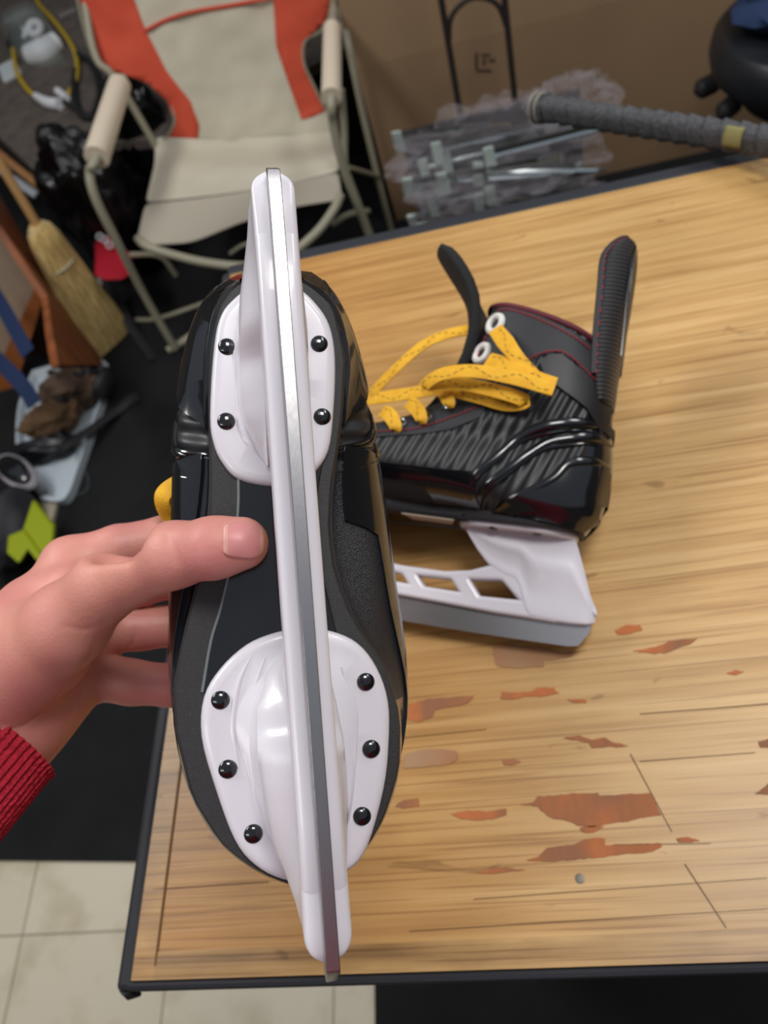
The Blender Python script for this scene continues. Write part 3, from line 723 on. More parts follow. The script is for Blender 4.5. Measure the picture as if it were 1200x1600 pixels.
# creases: thumb knuckle, thenar fold, wrist fold
def crease(pts, r_, depth):
    global F
    for i in range(len(pts)-1):
        F = -smin(-F, cone(P, pts[i], pts[i+1], r_, r_)*1.0, 1.6) if depth else F
def onF(px, py, d0=.24, d1=.36):       # first depth where the hand surface lies
    for d in np.arange(d0, d1, .0008):
        q = (cpt(px, py, d)-lo_)/h_; i = tuple(int(round(v)) for v in q)
        if all(0 <= i[k] < F.shape[k] for k in range(3)) and F[i] < 0: return d
    return .33
F = -smin(-F, cone(P, cpt(176, 856, onF(176, 856)+.001), cpt(214, 846, onF(214, 840)+.001), 7.5, 6), 6)
for ln in ([(256, 835), (262, 855), (268, 885)], [(262, 838), (272, 858), (276, 880)], [(168, 972), (140, 985), (96, 980)], [(165, 972), (148, 1014), (112, 1068), (60, 1118), (36, 1136), (2, 1143)], [(212, 985), (205, 1010), (195, 1050)], [(150, 1050), (125, 1085), (105, 1120)]):
    pp = [cpt(x, y, onF(x, y)-.0006) for x, y in ln]
    for i in range(len(pp)-1): F = np.maximum(F, -(cone(P, pp[i], pp[i+1], .9, .9)+ .2)) if False else -smin(-F, cone(P, pp[i], pp[i+1], .35, .35), 1.5)
V, FC = surface_nets(F, lo_, h_)
Vw = (RM @ (V.T/1000)).T+CP
person = mk('person', Vw, FC, SKIN); 
sm = person.modifiers.new('smooth', 'SMOOTH'); sm.factor = .5; sm.iterations = 4
tag(person, 'person gripping the black skate with one bare hand, red knitted sweater sleeve', 'person')
# thumbnail
na = []
for i in range(9):
    row = []
    for j in range(9):
        u = i/8; v = j/8*2-1
        cx = 348+u*65; hw = 30*(1-.5*max(0, u-.72)**2/.0784)*(1-.10*(1-u))*(1 - .25*max(0, .15-u)/.15)
        cy = 843+u*2+v*hw
        cy = cy
        dd = onF(cx, cy)
        row.append((cx, cy, dd))
    na.append(row)
A = np.array(na)
for _ in range(2):
    A[1:-1, :, 2] = (A[:-2, :, 2]+A[2:, :, 2]+2*A[1:-1, :, 2])/4; A[:, 1:-1, 2] = (A[:, :-2, 2]+A[:, 2:, 2]+2*A[:, 1:-1, 2])/4
rows = [[CP+RM@(cpt(x, y, d-.0007)/1000) for x, y, d in r] for r in A]
nail = G().grid(rows).build('thumbnail', NAIL, person, solid=.0009, subd=1)
nail.data.materials.append(mat('nail_pale', (216, 160, 148), .4))
for p_ in nail.data.polygons:
    i_, j_ = p_.index//8, p_.index % 8
    if i_ == 0 or i_ == 7: p_.material_index = 1
# sleeve and sweater
def cw(px, py, d): return CP+RM@(cpt(px, py, d)/1000)
wc = cpt(-10, 1142, .3235); ext = cpt(-112, 1256, .302)
ad = nrm(ext-wc); st_ = wc+ad*1
s0 = CP+RM@(st_/1000); sd = RM@ad
elbow = s0+sd*.25+np.array([-.06, -.02, -.08]); sh = np.array([-.20, -.48, 1.42])
path = smooth_path([s0, s0+sd*.03, s0+sd*.07, s0+sd*.16, elbow, (elbow+sh)/2+np.array([-.03, 0, -.02]), sh, sh+np.array([.1, -.05, .02])], 12)
T = np.gradient(path, axis=0); T /= np.linalg.norm(T, axis=1)[:, None]; n = 336; Rr = []
u = np.cross(T[0], RM@np.array([0, 0, 1.])); 
dist_ = np.concatenate([[0], np.cumsum(np.linalg.norm(np.diff(path, axis=0), axis=1))])
for i in range(len(path)):
    u = nrm(u-T[i]*(u@T[i])); w_ = np.cross(T[i], u); d = dist_[i]
    ra = .0305 if d < .055 else .0305+min(1, (d-.055)/.15)*.022
    amp = .0008 if d < .06 else .0003
    ring = []
    for k in range(n):
        a_ = 2*math.pi*k/n; r_ = ra+amp*math.cos(a_*56)+ (.0008 if d < .002 else 0)
        ring.append(path[i]+u*r_*math.cos(a_)+w_*r_*.88*math.sin(a_))
    Rr.append(ring)
lip = [[p+(path[0]-p)*.10 for p in Rr[0]]]
G().rings([[p+T[0]*.02 for p in lip[0]]]+lip+Rr, False, False).build('sweater_sleeve', KNIT, person)
# torso of the sweater behind the phone
Rr = []
for z, hx, hy in ((.95, .20, .13), (1.1, .21, .135), (1.3, .22, .14), (1.46, .225, .13), (1.55, .18, .11), (1.6, .09, .07), (1.63, .06, .06)):
    Rr.append([(0.0+hx*math.cos(a_), -.50+hy*math.sin(a_), z) for a_ in np.linspace(0, 2*math.pi, 40, endpoint=False)])
G().rings(Rr).build('sweater_body', KNIT, person, subd=1)
for sx in (-.10, .10):
    G().tube([(sx, -.52, .98), (sx*1.1, -.50, .55), (sx*1.15, -.53, .05)], [.115, .085, .06], 20).build('trouser_leg', mat('dark_trousers', (38, 40, 48), .9), person)
#BACKGROUND#
# ------------------------------------------------------------------ background
FZ = .0095
def pixpatch(poly, p0, n0, m, name, parent, step=9, th=.002, disp=0, dfreq=9, off=0):
    V, F_ = cdt([tuple(q) for q in refine(poly, step)], step)
    n0 = nrm(n0); out = []
    for x, y in V:
        q = onpl(x, y, p0, n0)
        d = off
        if disp: d += disp*(noise.noise(Vector(q)*dfreq)+.5*noise.noise(Vector(q)*dfreq*2.7))
        out.append(q+n0*d)
    return mk_s(name, out, F_, m, parent, th)
def mk_s(name, V, F_, m, parent, th):
    o = mk(name, V, F_, m, parent)
    md = o.modifiers.new('solid', 'SOLIDIFY'); md.thickness = th; md.offset = 0
    return o
def pt(e, mode=None):
    if len(e) == 4: return ony(e[0], e[1], e[3])
    return onz(*e)
def blob(c, r, amp=.25, fr=3, seed=0, sub=4, rot=None):
    bm = bmesh.new(); bmesh.ops.create_icosphere(bm, subdivisions=sub, radius=1)
    V = []; 
    for v in bm.verts:
        p = v.co; d = 1+amp*(noise.noise(p*fr+Vector((seed, seed*2, 0)))+.6*abs(noise.noise(p*fr*2.3+Vector((seed, 0, 5))))-.2)
        q = np.array(p*d)*np.array(r)
        if rot is not None: q = np.array(rot) @ q
        V.append(q+np.array(c))
    F_ = [tuple(v.index for v in f.verts) for f in bm.faces]; bm.free()
    return G().add(V, F_)
def rz(a):
    c, s = math.cos(a), math.sin(a); return np.array([[c, -s, 0], [s, c, 0], [0, 0, 1]])

# cardboard box
CARD = mat('cardboard', (150, 122, 92), .85, rgb2=(141, 114, 86), vscale=3)
box = thing('cardboard_box', 'large brown cardboard box standing behind the trolley of bagged metal parts', 'box', (.6, 2.3, 0))
G().box((.66, 2.3, .2485), (1.9, .4, .479)).build('carton_lower', CARD, box, smooth=False)
G().box((.66, 2.302, .899), (1.9, .4, .82)).build('carton_upper', mat('cardboard_upper', (156, 128, 98), .85, rgb2=(148, 121, 92), vscale=3), box, smooth=False)
gm = G()
for x0, y0, w_, hh_ in ((742, 82, 5, 26), (752, 84, 14, 5), (754, 92, 5, 10), (764, 92, 10, 5), (744, 108, 24, 5)):
    q = [ony(x0, y0, 2.1), ony(x0+w_, y0, 2.1), ony(x0+w_, y0+hh_, 2.1), ony(x0, y0+hh_, 2.1)]
    gm.prism([np.array((p[0], 2.0992, p[2])) for p in q], (0, .0015, 0))
gm.build('printed_mark', mat('print_ink', (78, 58, 48), .8), box, smooth=False)

settle(box)
# carpeted platform
CARP = mat('carpet', (104, 94, 86), .95, bump=1, bscale=160, rgb2=(84, 76, 70), vscale=24, dist=.004)
plat = thing('platform', 'low brown carpeted platform behind the broom and folding chair', 'platform', (-1.5, 3, 0))
c0 = onz(75, 285, .35); c1 = onz(135, 226, .35); c2 = onz(0, 215, .35); dl = nrm(c2-c0)
pp = [c0, c1, onz(270, 215, .35), (-.33, 2.54, .35), (-.33, 3.9, .35), (-2.9, 3.9, .35), c0+dl*1.9]
G().prism([(p[0], p[1], .35) for p in pp], (0, 0, -.03)).build('carpet_top', CARP, plat, smooth=False)
cen = np.mean(np.array([p[:2] for p in pp]), axis=0)
G().prism([tuple(cen+(np.array(p[:2])-cen)*.97)+(.32,) for p in pp], (0, 0, -.31)).build('base', mat('dark_side', (26, 24, 24), .8), plat, smooth=False)
settle(plat)
def strip_l(pA, pB, wid, th, name, m, parent):
    a, b = np.array(pA), np.array(pB); G().ribbon([a, (a+b)/2, b], [(0, -.5, .85)]*3, wid, th, 2).build(name, m, parent, smooth=False)
slat = G(); a_, b2 = onz(-20, 225, .30), onz(68, 296, .30)
slat.ribbon([a_, (a_+b2)/2, b2], [(0, -.4, .9)]*3, .026, .018, 2)
tag(slat.build('wooden_plank', mat('slat_wood', (178, 128, 82), .6, rgb2=(160, 112, 70), vscale=20), smooth=False), 'light wooden slat under the carpeted platform edge', 'slat')
slat = G(); a_, b2 = onz(-15, 255, .26), onz(56, 304, .26)
slat.ribbon([a_, (a_+b2)/2, b2], [(0, -.4, .9)]*3, .026, .006, 2)
tag(slat.build('white_strip', mat('grey_white', (178, 182, 192), .5), smooth=False), 'thin white strip just below the light wooden slat', 'strip')

# bag of white fittings, cords
PZ = .352
PLAST = mat('clear_film', (198, 215, 210), .14, alpha=.22, spec=1, bump=.6, bscale=60, dist=.004)
WH = mat('white_part', (238, 238, 242), .45)
c = onz(52, 52, .40)
bagp = [onz(x, y, z) for x, y, z in ((4, 30, .37), (60, 12, .38), (98, 86, .37), (88, 92, .37), (40, 96, .37), (8, 60, .37))]
bg_ = G(); cc = np.mean(bagp, axis=0)+np.array([0, 0, .035])
R = []
for k, s_ in ((-.03, .98), (0, 1), (.03, .9), (.05, .6), (.055, .2)):
    ring = smooth_path(bagp+[bagp[0]], 6)[:-1]; R.append([cc+(p-cc)*s_+np.array([0, 0, k-.0+.01*noise.noise(Vector(p*30))]) for p in ring])
bag = tag(bg_.rings(R).build('plastic_bag', PLAST), 'clear plastic bag holding white fittings on the carpeted platform', 'bag')
for k, (x, y, r_) in enumerate(((54, 44, .035), (66, 80, .05), (34, 52, .022))):
    q = onz(x, y, PZ+.02)
    g2 = G().torus(q, (.1, -.5, .8), r_*.7, r_*.42, 20, 10) if k != 1 else G().tube([q-np.array([.06, 0, 0]), q, q+np.array([.05, .05, .0])], [.035, .045, .035], 12)
    tag(g2.build('pipe_fitting', WH), ['round white fitting in the upper middle of the clear bag', 'largest white fitting, lowest in the clear bag', 'small white fitting at the left in the clear bag'][k], 'fitting', 'white fittings in the clear bag')
YC = mat('yellow_cable', (200, 168, 40), .5)
cord = thing('extension_cord', 'yellow cord looped on the brown carpeted platform', 'cord', onz(60, 110, PZ))
G().tube([onz(x, y, PZ+.012) for x, y in ((52, -12), (62, 8), (84, 32), (104, 58), (116, 80), (121, 104), (118, 128), (106, 148), (98, 154))], .0085, 8).build('cable', YC, cord)
G().tube([onz(x, y, PZ+.012) for x, y in ((20, 72), (22, 90), (27, 114), (40, 136), (54, 150))], .0085, 8).build('cable', YC, cord)
G().tube([onz(x, y, PZ+.014) for x, y in ((56, 150), (74, 160), (94, 163))], [.012, .018, .02], 10).build('connector', WH, cord)
G().tube([onz(x, y, PZ+.014) for x, y in ((90, 142), (104, 153))], .013, 10).build('connector', WH, cord)
G().tube([onz(x, y, PZ+.02) for x, y in ((18, 72), (24, 58), (32, 50))], [.018, .03, .026], 10).build('plug', BLKMAT, cord)
settle(cord)
q = onz(15, 110, PZ+.004)
card = G().box(q, (.075, .15, .012), rz(.45)); tag(card.build('packet', mat('packet_white', (205, 212, 214), .5), smooth=False, bevel=.002), 'small white packet left of the yellow cord', 'packet')
for k, ln in enumerate([((122, 86), (140, 96), (152, 120), (156, 150), (146, 178), (128, 180), (116, 150), (118, 110)), ((98, 158), (120, 172), (140, 182), (160, 190))]):
    tag(G().tube([onz(x, y, PZ+.012) for x, y in ln], .012 if k == 0 else .009, 8).build('black_cable', BLKMAT),
        ['coil of thick black cable between the yellow cord and the chair', 'straight black cable running from the yellow cord to the chair'][k], 'cable')
fl = G(); a_, b2 = onz(92, 26, PZ), onz(118, 14, PZ); fl.ribbon([a_, (a_+b2)/2, b2], [(0, 0, 1)]*3, .035, .01, 2)
tag(fl.build('grey_bracket', mat('grey_part', (128, 120, 116), .6), smooth=False), 'flat grey strip beside the clear bag on the platform', 'strip')

# folding chair
CREAM = mat('chair_cream', (206, 200, 180), .85, bump=.5, bscale=500, rgb2=(197, 191, 171), vscale=6, dist=.001)
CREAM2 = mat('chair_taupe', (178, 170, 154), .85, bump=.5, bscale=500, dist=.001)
ORNG = mat('chair_orange', (212, 84, 58), .85, bump=.5, bscale=500, rgb2=(202, 76, 52), vscale=8, dist=.001)
TUBE = mat('chair_tube', (152, 148, 128), .4, spec=.5)
FOAM = mat('chair_foam', (216, 202, 180), .8)
ch = thing('folding_chair', 'cream and orange folding camp chair with tubular frame and foam arm sleeves', 'chair', (-.62, 1.95, 0))
BP = (-.6, 2.13, .41); BN = nrm((0, -math.cos(.30), math.sin(.30)))
back = [(96, -130), (135, 55), (163, 108), (200, 116), (235, 130), (262, 155), (273, 190), (252, 226), (243, 246), (330, 250), (450, 243), (528, 235), (520, 200), (510, 170), (490, 132), (475, 96), (478, 62), (512, 30), (532, -130)]
pixpatch(back, BP, BN, CREAM, 'backrest', ch, 10, .003, .012, 8)
pixpatch([(96, -130), (158, -130), (228, 48), (262, 110), (298, 158), (311, 196), (308, 226), (282, 232), (252, 228), (273, 190), (262, 155), (235, 130), (200, 116), (163, 108), (135, 55)], BP, BN, ORNG, 'side_panel', ch, 10, .003, .012, 8, off=.003)
pixpatch([(418, -130), (532, -130), (512, 30), (478, 62), (475, 96), (490, 132), (506, 160), (510, 172), (490, 182), (471, 187), (452, 132), (432, 72)], BP, BN, ORNG, 'side_panel', ch, 10, .003, .012, 8, off=.003)
G().tube([onpl(x, y, BP, BN)+BN*.008 for x, y in ((228, 47), (262, 30), (300, 18), (360, 8), (425, -4))], .0045, 6).build('piping', ORNG, ch)
G().tube([onpl(x, y, BP, BN)+BN*.004 for x, y in ((96, -130), (135, 55), (163, 108), (200, 116), (235, 130), (262, 155), (273, 190), (252, 226))], .004, 6).build('piping', TUBE, ch)
G().tube([onpl(x, y, BP, BN)+BN*.004 for x, y in ((532, -130), (512, 30), (478, 62), (475, 96), (490, 132), (510, 172))], .004, 6).build('piping', TUBE, ch)
def rowp(L_, n=22):
    L_ = np.array(L_, float); s_ = np.linspace(0, 1, len(L_)); return [[np.interp(t_, s_, L_[:, i]) for i in range(3)] for t_ in np.linspace(0, 1, n)]
rA = rowp([(243, 246, .41), (330, 250, .41), (450, 243, .41), (530, 235, .41)]); rB = rowp([(226, 318, .40), (330, 306, .40), (430, 292, .40), (530, 268, .40)])
rC = rowp([(214, 372, .37), (232, 384, .35), (300, 380, .33), (380, 347, .34), (460, 324, .35), (536, 312, .36)])
def lrp(a, b, k): return [[p[i]+(q[i]-p[i])*k for i in range(3)] for p, q in zip(a, b)]
def w3(r, sag=0): return [onz(*p)+np.array([0, 0, -sag*math.sin(math.pi*i/(len(r)-1))]) for i, p in enumerate(r)]
rZ = [onpl(p[0], p[1]-34, BP, BN)+BN*.004 for p in rA]; rY = [onpl(p[0], p[1]-14, BP, BN)+BN*.010 for p in rA]
o = G().grid([rZ, rY]+[w3(lrp(rA, rB, k), s_) for k, s_ in ((.12, .006), (.3, .012), (.5, .018), (.75, .012), (1, 0))]).build('seat', CREAM, ch, solid=.003, subd=1)
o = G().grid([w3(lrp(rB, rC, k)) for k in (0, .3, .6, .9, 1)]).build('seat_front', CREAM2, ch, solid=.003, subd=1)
def tb(pts, r_, name='frame_tube', m=TUBE, par=ch): return G().tube([pt(p) for p in pts], r_, 10).build(name, m, par)
tb([(196, 122, .62), (186, 133, .62), (152, 245, .60), (140, 268, 0, 1.75), (150, 312, 0, 1.72), (185, 382, 0, 1.71), (226, 462, 0, 1.72), (274, 545, .02)], .0115)
tb([(262, 548, .02), (300, 524, .02), (345, 490, .02)], .012)
tb([(112, -128, 0, 2.36), (132, 0, 0, 2.25), (150, 90, 0, 2.17), (182, 125, 0, 2.15), (248, 236, 0, 2.12), (300, 330, 0, 2.1)], .0105)
G().tube([onz(187, 132, .62), onz(151, 246, .60)], [.029, .031], 16).build('foam_sleeve', FOAM, ch)
tb([(524, -10, .64), (520, 40, .63), (518, 150, .60), (520, 190, 0, 1.76), (533, 250, 0, 1.75), (556, 312, 0, 1.75), (584, 384, 0, 1.76), (620, 480, .0)], .0115)
tb([(533, 140, 0, 1.82), (538, 200, 0, 1.82), (540, 262, 0, 1.8), (556, 320, 0, 1.8)], .0085)
G().tube([onz(519, 44, .63), onz(518, 152, .60)], [.022, .024], 16).build('foam_sleeve', FOAM, ch)
tb([(538, -128, 0, 2.37), (530, -10, 0, 2.24), (545, 70, 0, 2.08), (570, 190, 0, 2.06), (596, 300, 0, 2.05), (618, 384, 0, 2.05)], .0095)
tb([(543, 262, 0, 1.8), (592, 276, 0, 2.04)], .007)
tb([(215, 372, .37), (228, 384, .36), (262, 396, .34), (320, 410, .32), (385, 416, .31), (440, 405, .32), (490, 368, .35), (520, 330, .37), (532, 305, .38)], .0115)
tb([(205, 398, .25), (250, 400, .27), (275, 430, .2)], .008)
tb([(360, 396, .24), (378, 384, .26), (402, 377, .28)], .006)
tb([(520, 350, .22), (545, 335, .24), (575, 330, .2)], .009)
tb([(212, 500, .01), (250, 497, .01), (330, 470, .01)], .008)
settle(ch)

# glossy black bag, red pouch
BAGM = mat('bin_bag', (7, 8, 11), .24, spec=.5, bump=.7, bscale=22, dist=.012)
q = onz(160, 318, .27); tag(blob(q, (.15, .12, .24), .25, 2.0, 3, 5).build('rubbish_bag', BAGM), 'shiny crumpled black plastic bag beside the folding chair', 'bag')
q = onz(228, 215, .3); tag(blob(q, (.10, .10, .22), .25, 2.0, 9, 5).build('rubbish_bag', BAGM), 'black plastic bag behind the left arm of the folding chair', 'bag')
REDM = mat('red_pouch', (170, 10, 36), .6)
g_ = G().prism([onz(x, y, .24) for x, y in ((147, 378), (162, 374), (174, 398), (184, 404), (191, 437), (164, 438), (147, 431))], np.array((.02, .05, -.02)))
tag(g_.build('red_pouch', REDM, bevel=.004), 'small bright red pouch hanging in front of the shiny black bag', 'pouch')
g_ = G(); 
for x, y in ((163, 374), (171, 383), (156, 370)): g_.torus(onz(x, y, .26), (.3, -.6, .7), .009, .003, 14, 6)
tag(g_.build('metal_clip', mat('clip_grey', (150, 150, 155), .4, .3)), 'small shiny metal clip at the top of the red pouch', 'clip')
g_ = G().ribbon([onz(92, 436, .1), onz(100, 452, .1), onz(130, 450, .1), onz(160, 440, .1)], [(0, -.5, .9)]*4, .03, .012, 5)
tag(g_.build('plastic_strip', mat('offwhite', (150, 150, 138), .6)), 'off-white plastic rim behind the broom head', 'rim')

# corn broom
BRM = mat('broom_straw', (240, 212, 146), .8, bump=1, bscale=60, btype='noise', rgb2=(196, 166, 100), vscale=30, stretch=(6, 6, .6), dist=.004)
br = thing('corn_broom', 'straw corn broom leaning with its bristles on the black mat', 'broom', (-1.22, 1.74, 0))
A_ = onz(38, 318, .50); B_ = onz(55, 350, .44); 
tipL = onz(150, 562, .012); tipR = onz(196, 520, .012); tip = (tipL+tipR)/2
wd = nrm(tipR-tipL); thk = nrm(np.cross(wd, B_-tip))
R = []; n = 64
for t_, hw, ht in ((0, .018, .018), (.04, .036, .028), (.12, .046, .032), (.3, .054, .030), (.55, .066, .026), (.8, .080, .020), (1, .086, .012)):
    c = B_+(tip-B_)*t_ + np.array([.0, 0, .0])
    R.append([c+wd*hw*math.cos(a_)*(1+.05*math.sin(a_*17))+thk*ht*math.sin(a_)*(1+.12*math.sin(a_*23)) for a_ in np.linspace(0, 2*math.pi, n, endpoint=False)])
G().rings(R).build('bristles', BRM, br)
for t_ in (.02, .10, .3):
    c = B_+(tip-B_)*t_; k = np.interp(t_, (0, .12, .3), (.024, .037, .046)); g2 = G()
    g2.tube([c+wd*k*math.cos(a_)+thk*(k*.75)*math.sin(a_) for a_ in np.linspace(0, 2*math.pi, 25)], .0028, 6, 1, caps=False); g2.build('binding', mat('binding_wire', (190, 186, 160) if t_ < .2 else (150, 74, 66), .6), br)
hd = nrm(A_-tip)
G().tube([B_, A_, A_+hd*.75], [.013, .0125, .0125], 12, 3).build('handle', mat('broom_handle', (190, 150, 98), .5), br)
settle(br)

# wooden crate
CRW = mat('crate_wood', (150, 84, 40), .6, bump=.3, bscale=80, rgb2=(112, 58, 26), vscale=14, stretch=(1, 1, .3))
cr = thing('wooden_crate', 'reddish-brown wooden crate with a pale inner board, left of the broom', 'crate', (-1.4, 1.85, 0))
A0 = onz(166, 570, 0); pn = nrm(np.cross(onz(70, 440, .30)-A0, (0, 0, 1.)))
def pprism(poly, p0, n0, th, name, m, par):
    q = [onpl(x, y, p0, n0) for x, y in poly]; n0 = nrm(n0); n0 = n0 if ray(*poly[0])@n0 > 0 else -n0
    return G().prism(q, n0*th).build(name, m, par, smooth=False)
pprism([(166, 570), (92, 570), (82, 520), (74, 462), (0, 352), (-30, 318), (-30, 268), (0, 306), (72, 430)], A0, pn, .018, 'side_panel', CRW, cr)
P0b = onz(40, 570, 0)
pprism([(54, 452), (72, 446), (56, 505), (38, 560), (22, 620), (-6, 690), (-30, 700), (-10, 590)], onz(60, 450, .3), (.1, -1, .1), .015, 'front_rail', mat('crate_wood_light', (170, 98, 44), .6, rgb2=(148, 82, 36), vscale=14), cr)
pprism([(-20, 350), (20, 392), (56, 450), (30, 520), (8, 590), (-30, 590)], onz(60, 450, .3)+np.array([0, .03, 0]), (.1, -1, .1), .01, 'pale_board', mat('pale_board', (172, 150, 128), .7, rgb2=(150, 132, 114), vscale=5), cr)
pprism([(72, 455), (96, 572), (30, 572), (40, 520)], onz(90, 570, 0)+np.array([0, .06, 0]), (0, -1, 0), .01, 'inner_shade', mat('shade_brown', (62, 26, 14), .8), cr)  # dark sheet stands in for the shade inside the crate
settle(cr)
BLUE = mat('blue_strap', (18, 38, 76), .85)
tag(G().ribbon([onz(-14, 450, .36), onz(10, 490, .35), onz(44, 552, .33)], [(.1, -.5, .8)]*3, .040, .004, 5).build('blue_strap', BLUE), 'upper of the two dark blue straps across the crate', 'strap', 'blue straps over the crate')
tag(G().ribbon([onz(-14, 552, .30), onz(14, 580, .29), onz(38, 606, .27), onz(54, 632, .25)], [(.1, -.5, .8)]*4, .042, .004, 5).build('blue_strap', BLUE), 'lower of the two dark blue straps, ending by the brown boot', 'strap', 'blue straps over the crate')

# tray with boot and black gear
def rrect(px_, z, sub=6): return smooth_path([onz(x, y, z) for x, y in px_]+[onz(*px_[0], z)], sub)[:-1]
tpx = [(60, 590), (120, 574), (160, 572), (178, 588), (170, 620), (150, 680), (130, 740), (116, 778), (98, 790), (60, 780), (44, 764), (36, 700), (40, 640)]
ty = thing('plastic_tray', 'pale grey plastic boot tray on the black floor mat', 'tray', onz(110, 690, 0))
o_ = np.array(rrect(tpx, .012)); cc = o_.mean(axis=0)
up_ = np.array([0, 0, .03])
G().rings([list(o_), list(cc+(o_-cc)*1.02+up_), list(cc+(o_-cc)*.97+up_), list(cc+(o_-cc)*.92+np.array([0, 0, .008])), list(cc+(o_-cc)*.3+np.array([0, 0, .006]))]).build('tray_body', mat('tray_white', (186, 198, 206), .4), ty)
settle(ty)
BOOTM = mat('brown_suede', (104, 84, 68), .85, bump=.6, bscale=60, rgb2=(74, 56, 42), vscale=14, dist=.004)
bt = thing('boot', 'rumpled brown boot lying in the pale grey tray', 'boot', onz(100, 625, .03))
blob(onz(112, 606, .09), (.10, .062, .055), .35, 2.2, 4, 4, rz(.35)).build('upper', BOOTM, bt)
blob(onz(80, 655, .08), (.088, .05, .05), .3, 2.4, 8, 4, rz(.3)).build('toe', mat('brown_suede_toe', (112, 88, 60), .85, bump=.6, bscale=60, rgb2=(88, 64, 42), vscale=14, dist=.004), bt)
blob(onz(162, 598, .08), (.026, .05, .04), .2, 2, 5, 3, rz(-.3)).build('cuff', BLKMAT, bt)
for x, y in ((78, 582), (92, 590), (118, 584), (130, 578), (86, 622)):
    q = onz(x, y, .135 if y < 600 else .12); G().tube([q, q+np.array([.02, -.012, .004]), q+np.array([.035, -.004, -.012])], .009, 8).build('lace_knot', BLKMAT, bt)
settle(bt)
bl = blob(onz(66, 702, .05), (.10, .04, .035), .3, 2, 6, 4, rz(.1)); bl.v += []
tag(bl.build('buckled_pad', mat('black_pad', (16, 17, 24), .4)), 'black buckled pad lying across the tray below the boot', 'pad')
tag(G().ribbon([onz(96, 700, .09), onz(112, 690, .08), onz(140, 672, .06), onz(168, 652, .035), onz(186, 640, .02), onz(206, 622, .016), onz(212, 630, .016)], [(0, -.3, 1)]*7, .03, .006, 5).build('webbing_strap', BLKMAT), 'black webbing strap trailing from the tray onto the mat', 'strap')
tag(G().ribbon([onz(168, 436, .12), onz(182, 470, .08), onz(205, 510, .04), onz(232, 548, .015), onz(240, 562, .013)], [(.6, -.3, 1)]*5, .03, .006, 5).build('webbing_strap', BLKMAT), 'black strap running down beside the broom bristles', 'strap')
sh = thing('shoe', 'black shoe with a white sole edge at the left of the tray', 'shoe', onz(20, 735, .03))
d_ = nrm(onz(60, 765, .1)-onz(-5, 712, .1)); c = onz(26, 738, .10); sdv = np.cross(d_, (0, 0, 1.))
def oval(cz, k, kk=1): return [c+d_*.085*k*math.cos(a_)+sdv*-.038*k*kk*math.sin(a_)+np.array([0, 0, cz]) for a_ in np.linspace(0, 2*math.pi, 32, endpoint=False)]
G().rings([oval(.0, .9), oval(.012, 1.0), oval(.0, 1.04), oval(-.01, 1.0)]).build('sole', mat('shoe_white', (205, 200, 208), .5), sh)
G().rings([oval(.0, .80)[:], oval(.02, .82), oval(.03, .6)]).build('insole', BLKGLOSS, sh)
G().rings([oval(-.01, .97), oval(-.05, .9), oval(-.085, .7)]).build('upper', BLKGLOSS, sh)
settle(sh)
q = onz(12, 830, .09); tag(blob(q, (.07, .12, .08), .2, 1.5, 12, 4).build('gear_bag', mat('grey_bag', (42, 43, 48), .7)), 'dark grey bag at the left edge behind the lime cloth', 'bag')
LIME = mat('lime', (148, 160, 14), .55)
lm = thing('lime_guard', 'lime green plastic piece lying by the hand at the left edge', 'guard', onz(45, 840, .1))
G().prism([onz(x, y, .13) for x, y in ((50, 782), (82, 822), (80, 852), (66, 872), (38, 838), (35, 828))], (.0, .01, -.012)).build('upper_leaf', LIME, lm, smooth=False, bevel=.003)
G().prism([onz(x, y, .14) for x, y in ((35, 828), (66, 872), (60, 880), (42, 858), (28, 880), (10, 864), (12, 838))], (.0, .01, -.012)).build('lower_leaf', LIME, lm, smooth=False, bevel=.003)
settle(lm)
tag(G().tube([onz(x, y, .014) for x, y in ((118, 728), (132, 736), (139, 752), (134, 768), (118, 774))], .0022, 6).build('wire_loop', mat('grey_wire', (70, 72, 74), .5)), 'thin grey wire loop on the mat beside the tray', 'wire')
tag(G().prism([onz(x, y, .012) for x, y in ((66, 786), (94, 786), (84, 822))], (0, 0, .012)).build('foam_scrap', mat('scrap', (160, 152, 134), .8), smooth=False), 'small beige scrap at the lower end of the tray', 'scrap')

# trolley with bagged chromed parts
IRON = mat('dark_iron', (52, 48, 46), .45, .4)
tr = thing('trolley', 'folding trolley with dark twin-rod handle carrying the bagged metal parts', 'trolley', (.03, 1.85, 0))
hy = 1.86
G().tube([(-.037, hy, .1), (-.037, hy, .60), (-.037, hy, 1.0)], .0075, 8, 3).build('handle_rod', IRON, tr)
G().tube([(.098, hy, .1), (.098, hy, .60), (.098, hy, 1.0)], .0075, 8, 3).build('handle_rod', IRON, tr)
G().tube([(-.037, hy, .60), (-.02, hy, .66), (.03, hy, .685), (.08, hy, .66), (.098, hy, .60)], .006, 8).build('handle_brace', IRON, tr)
G().box((.03, 1.74, .07), (.5, .3, .02)).build('load_plate', IRON, tr, smooth=False)
for x in (-.2, .26):
    g2 = G(); g2.rings([[(x+dx_, 1.86+.05*math.cos(a_), .06+.05*math.sin(a_)) for a_ in np.linspace(0, 2*math.pi, 20, endpoint=False)] for dx_ in (-.014, .014)]); g2.build('wheel', BLKMAT, tr)
G().box((.03, 1.835, .26), (.44, .012, .36)).build('dark_backing', mat('backing_shade', (44, 42, 44), .6), tr, smooth=False)  # added dark sheet, gives the shaded gaps within the bracket pile
settle(tr)
GAL = mat('galvanised', (214, 232, 226), .35, .55)
random.seed(5)
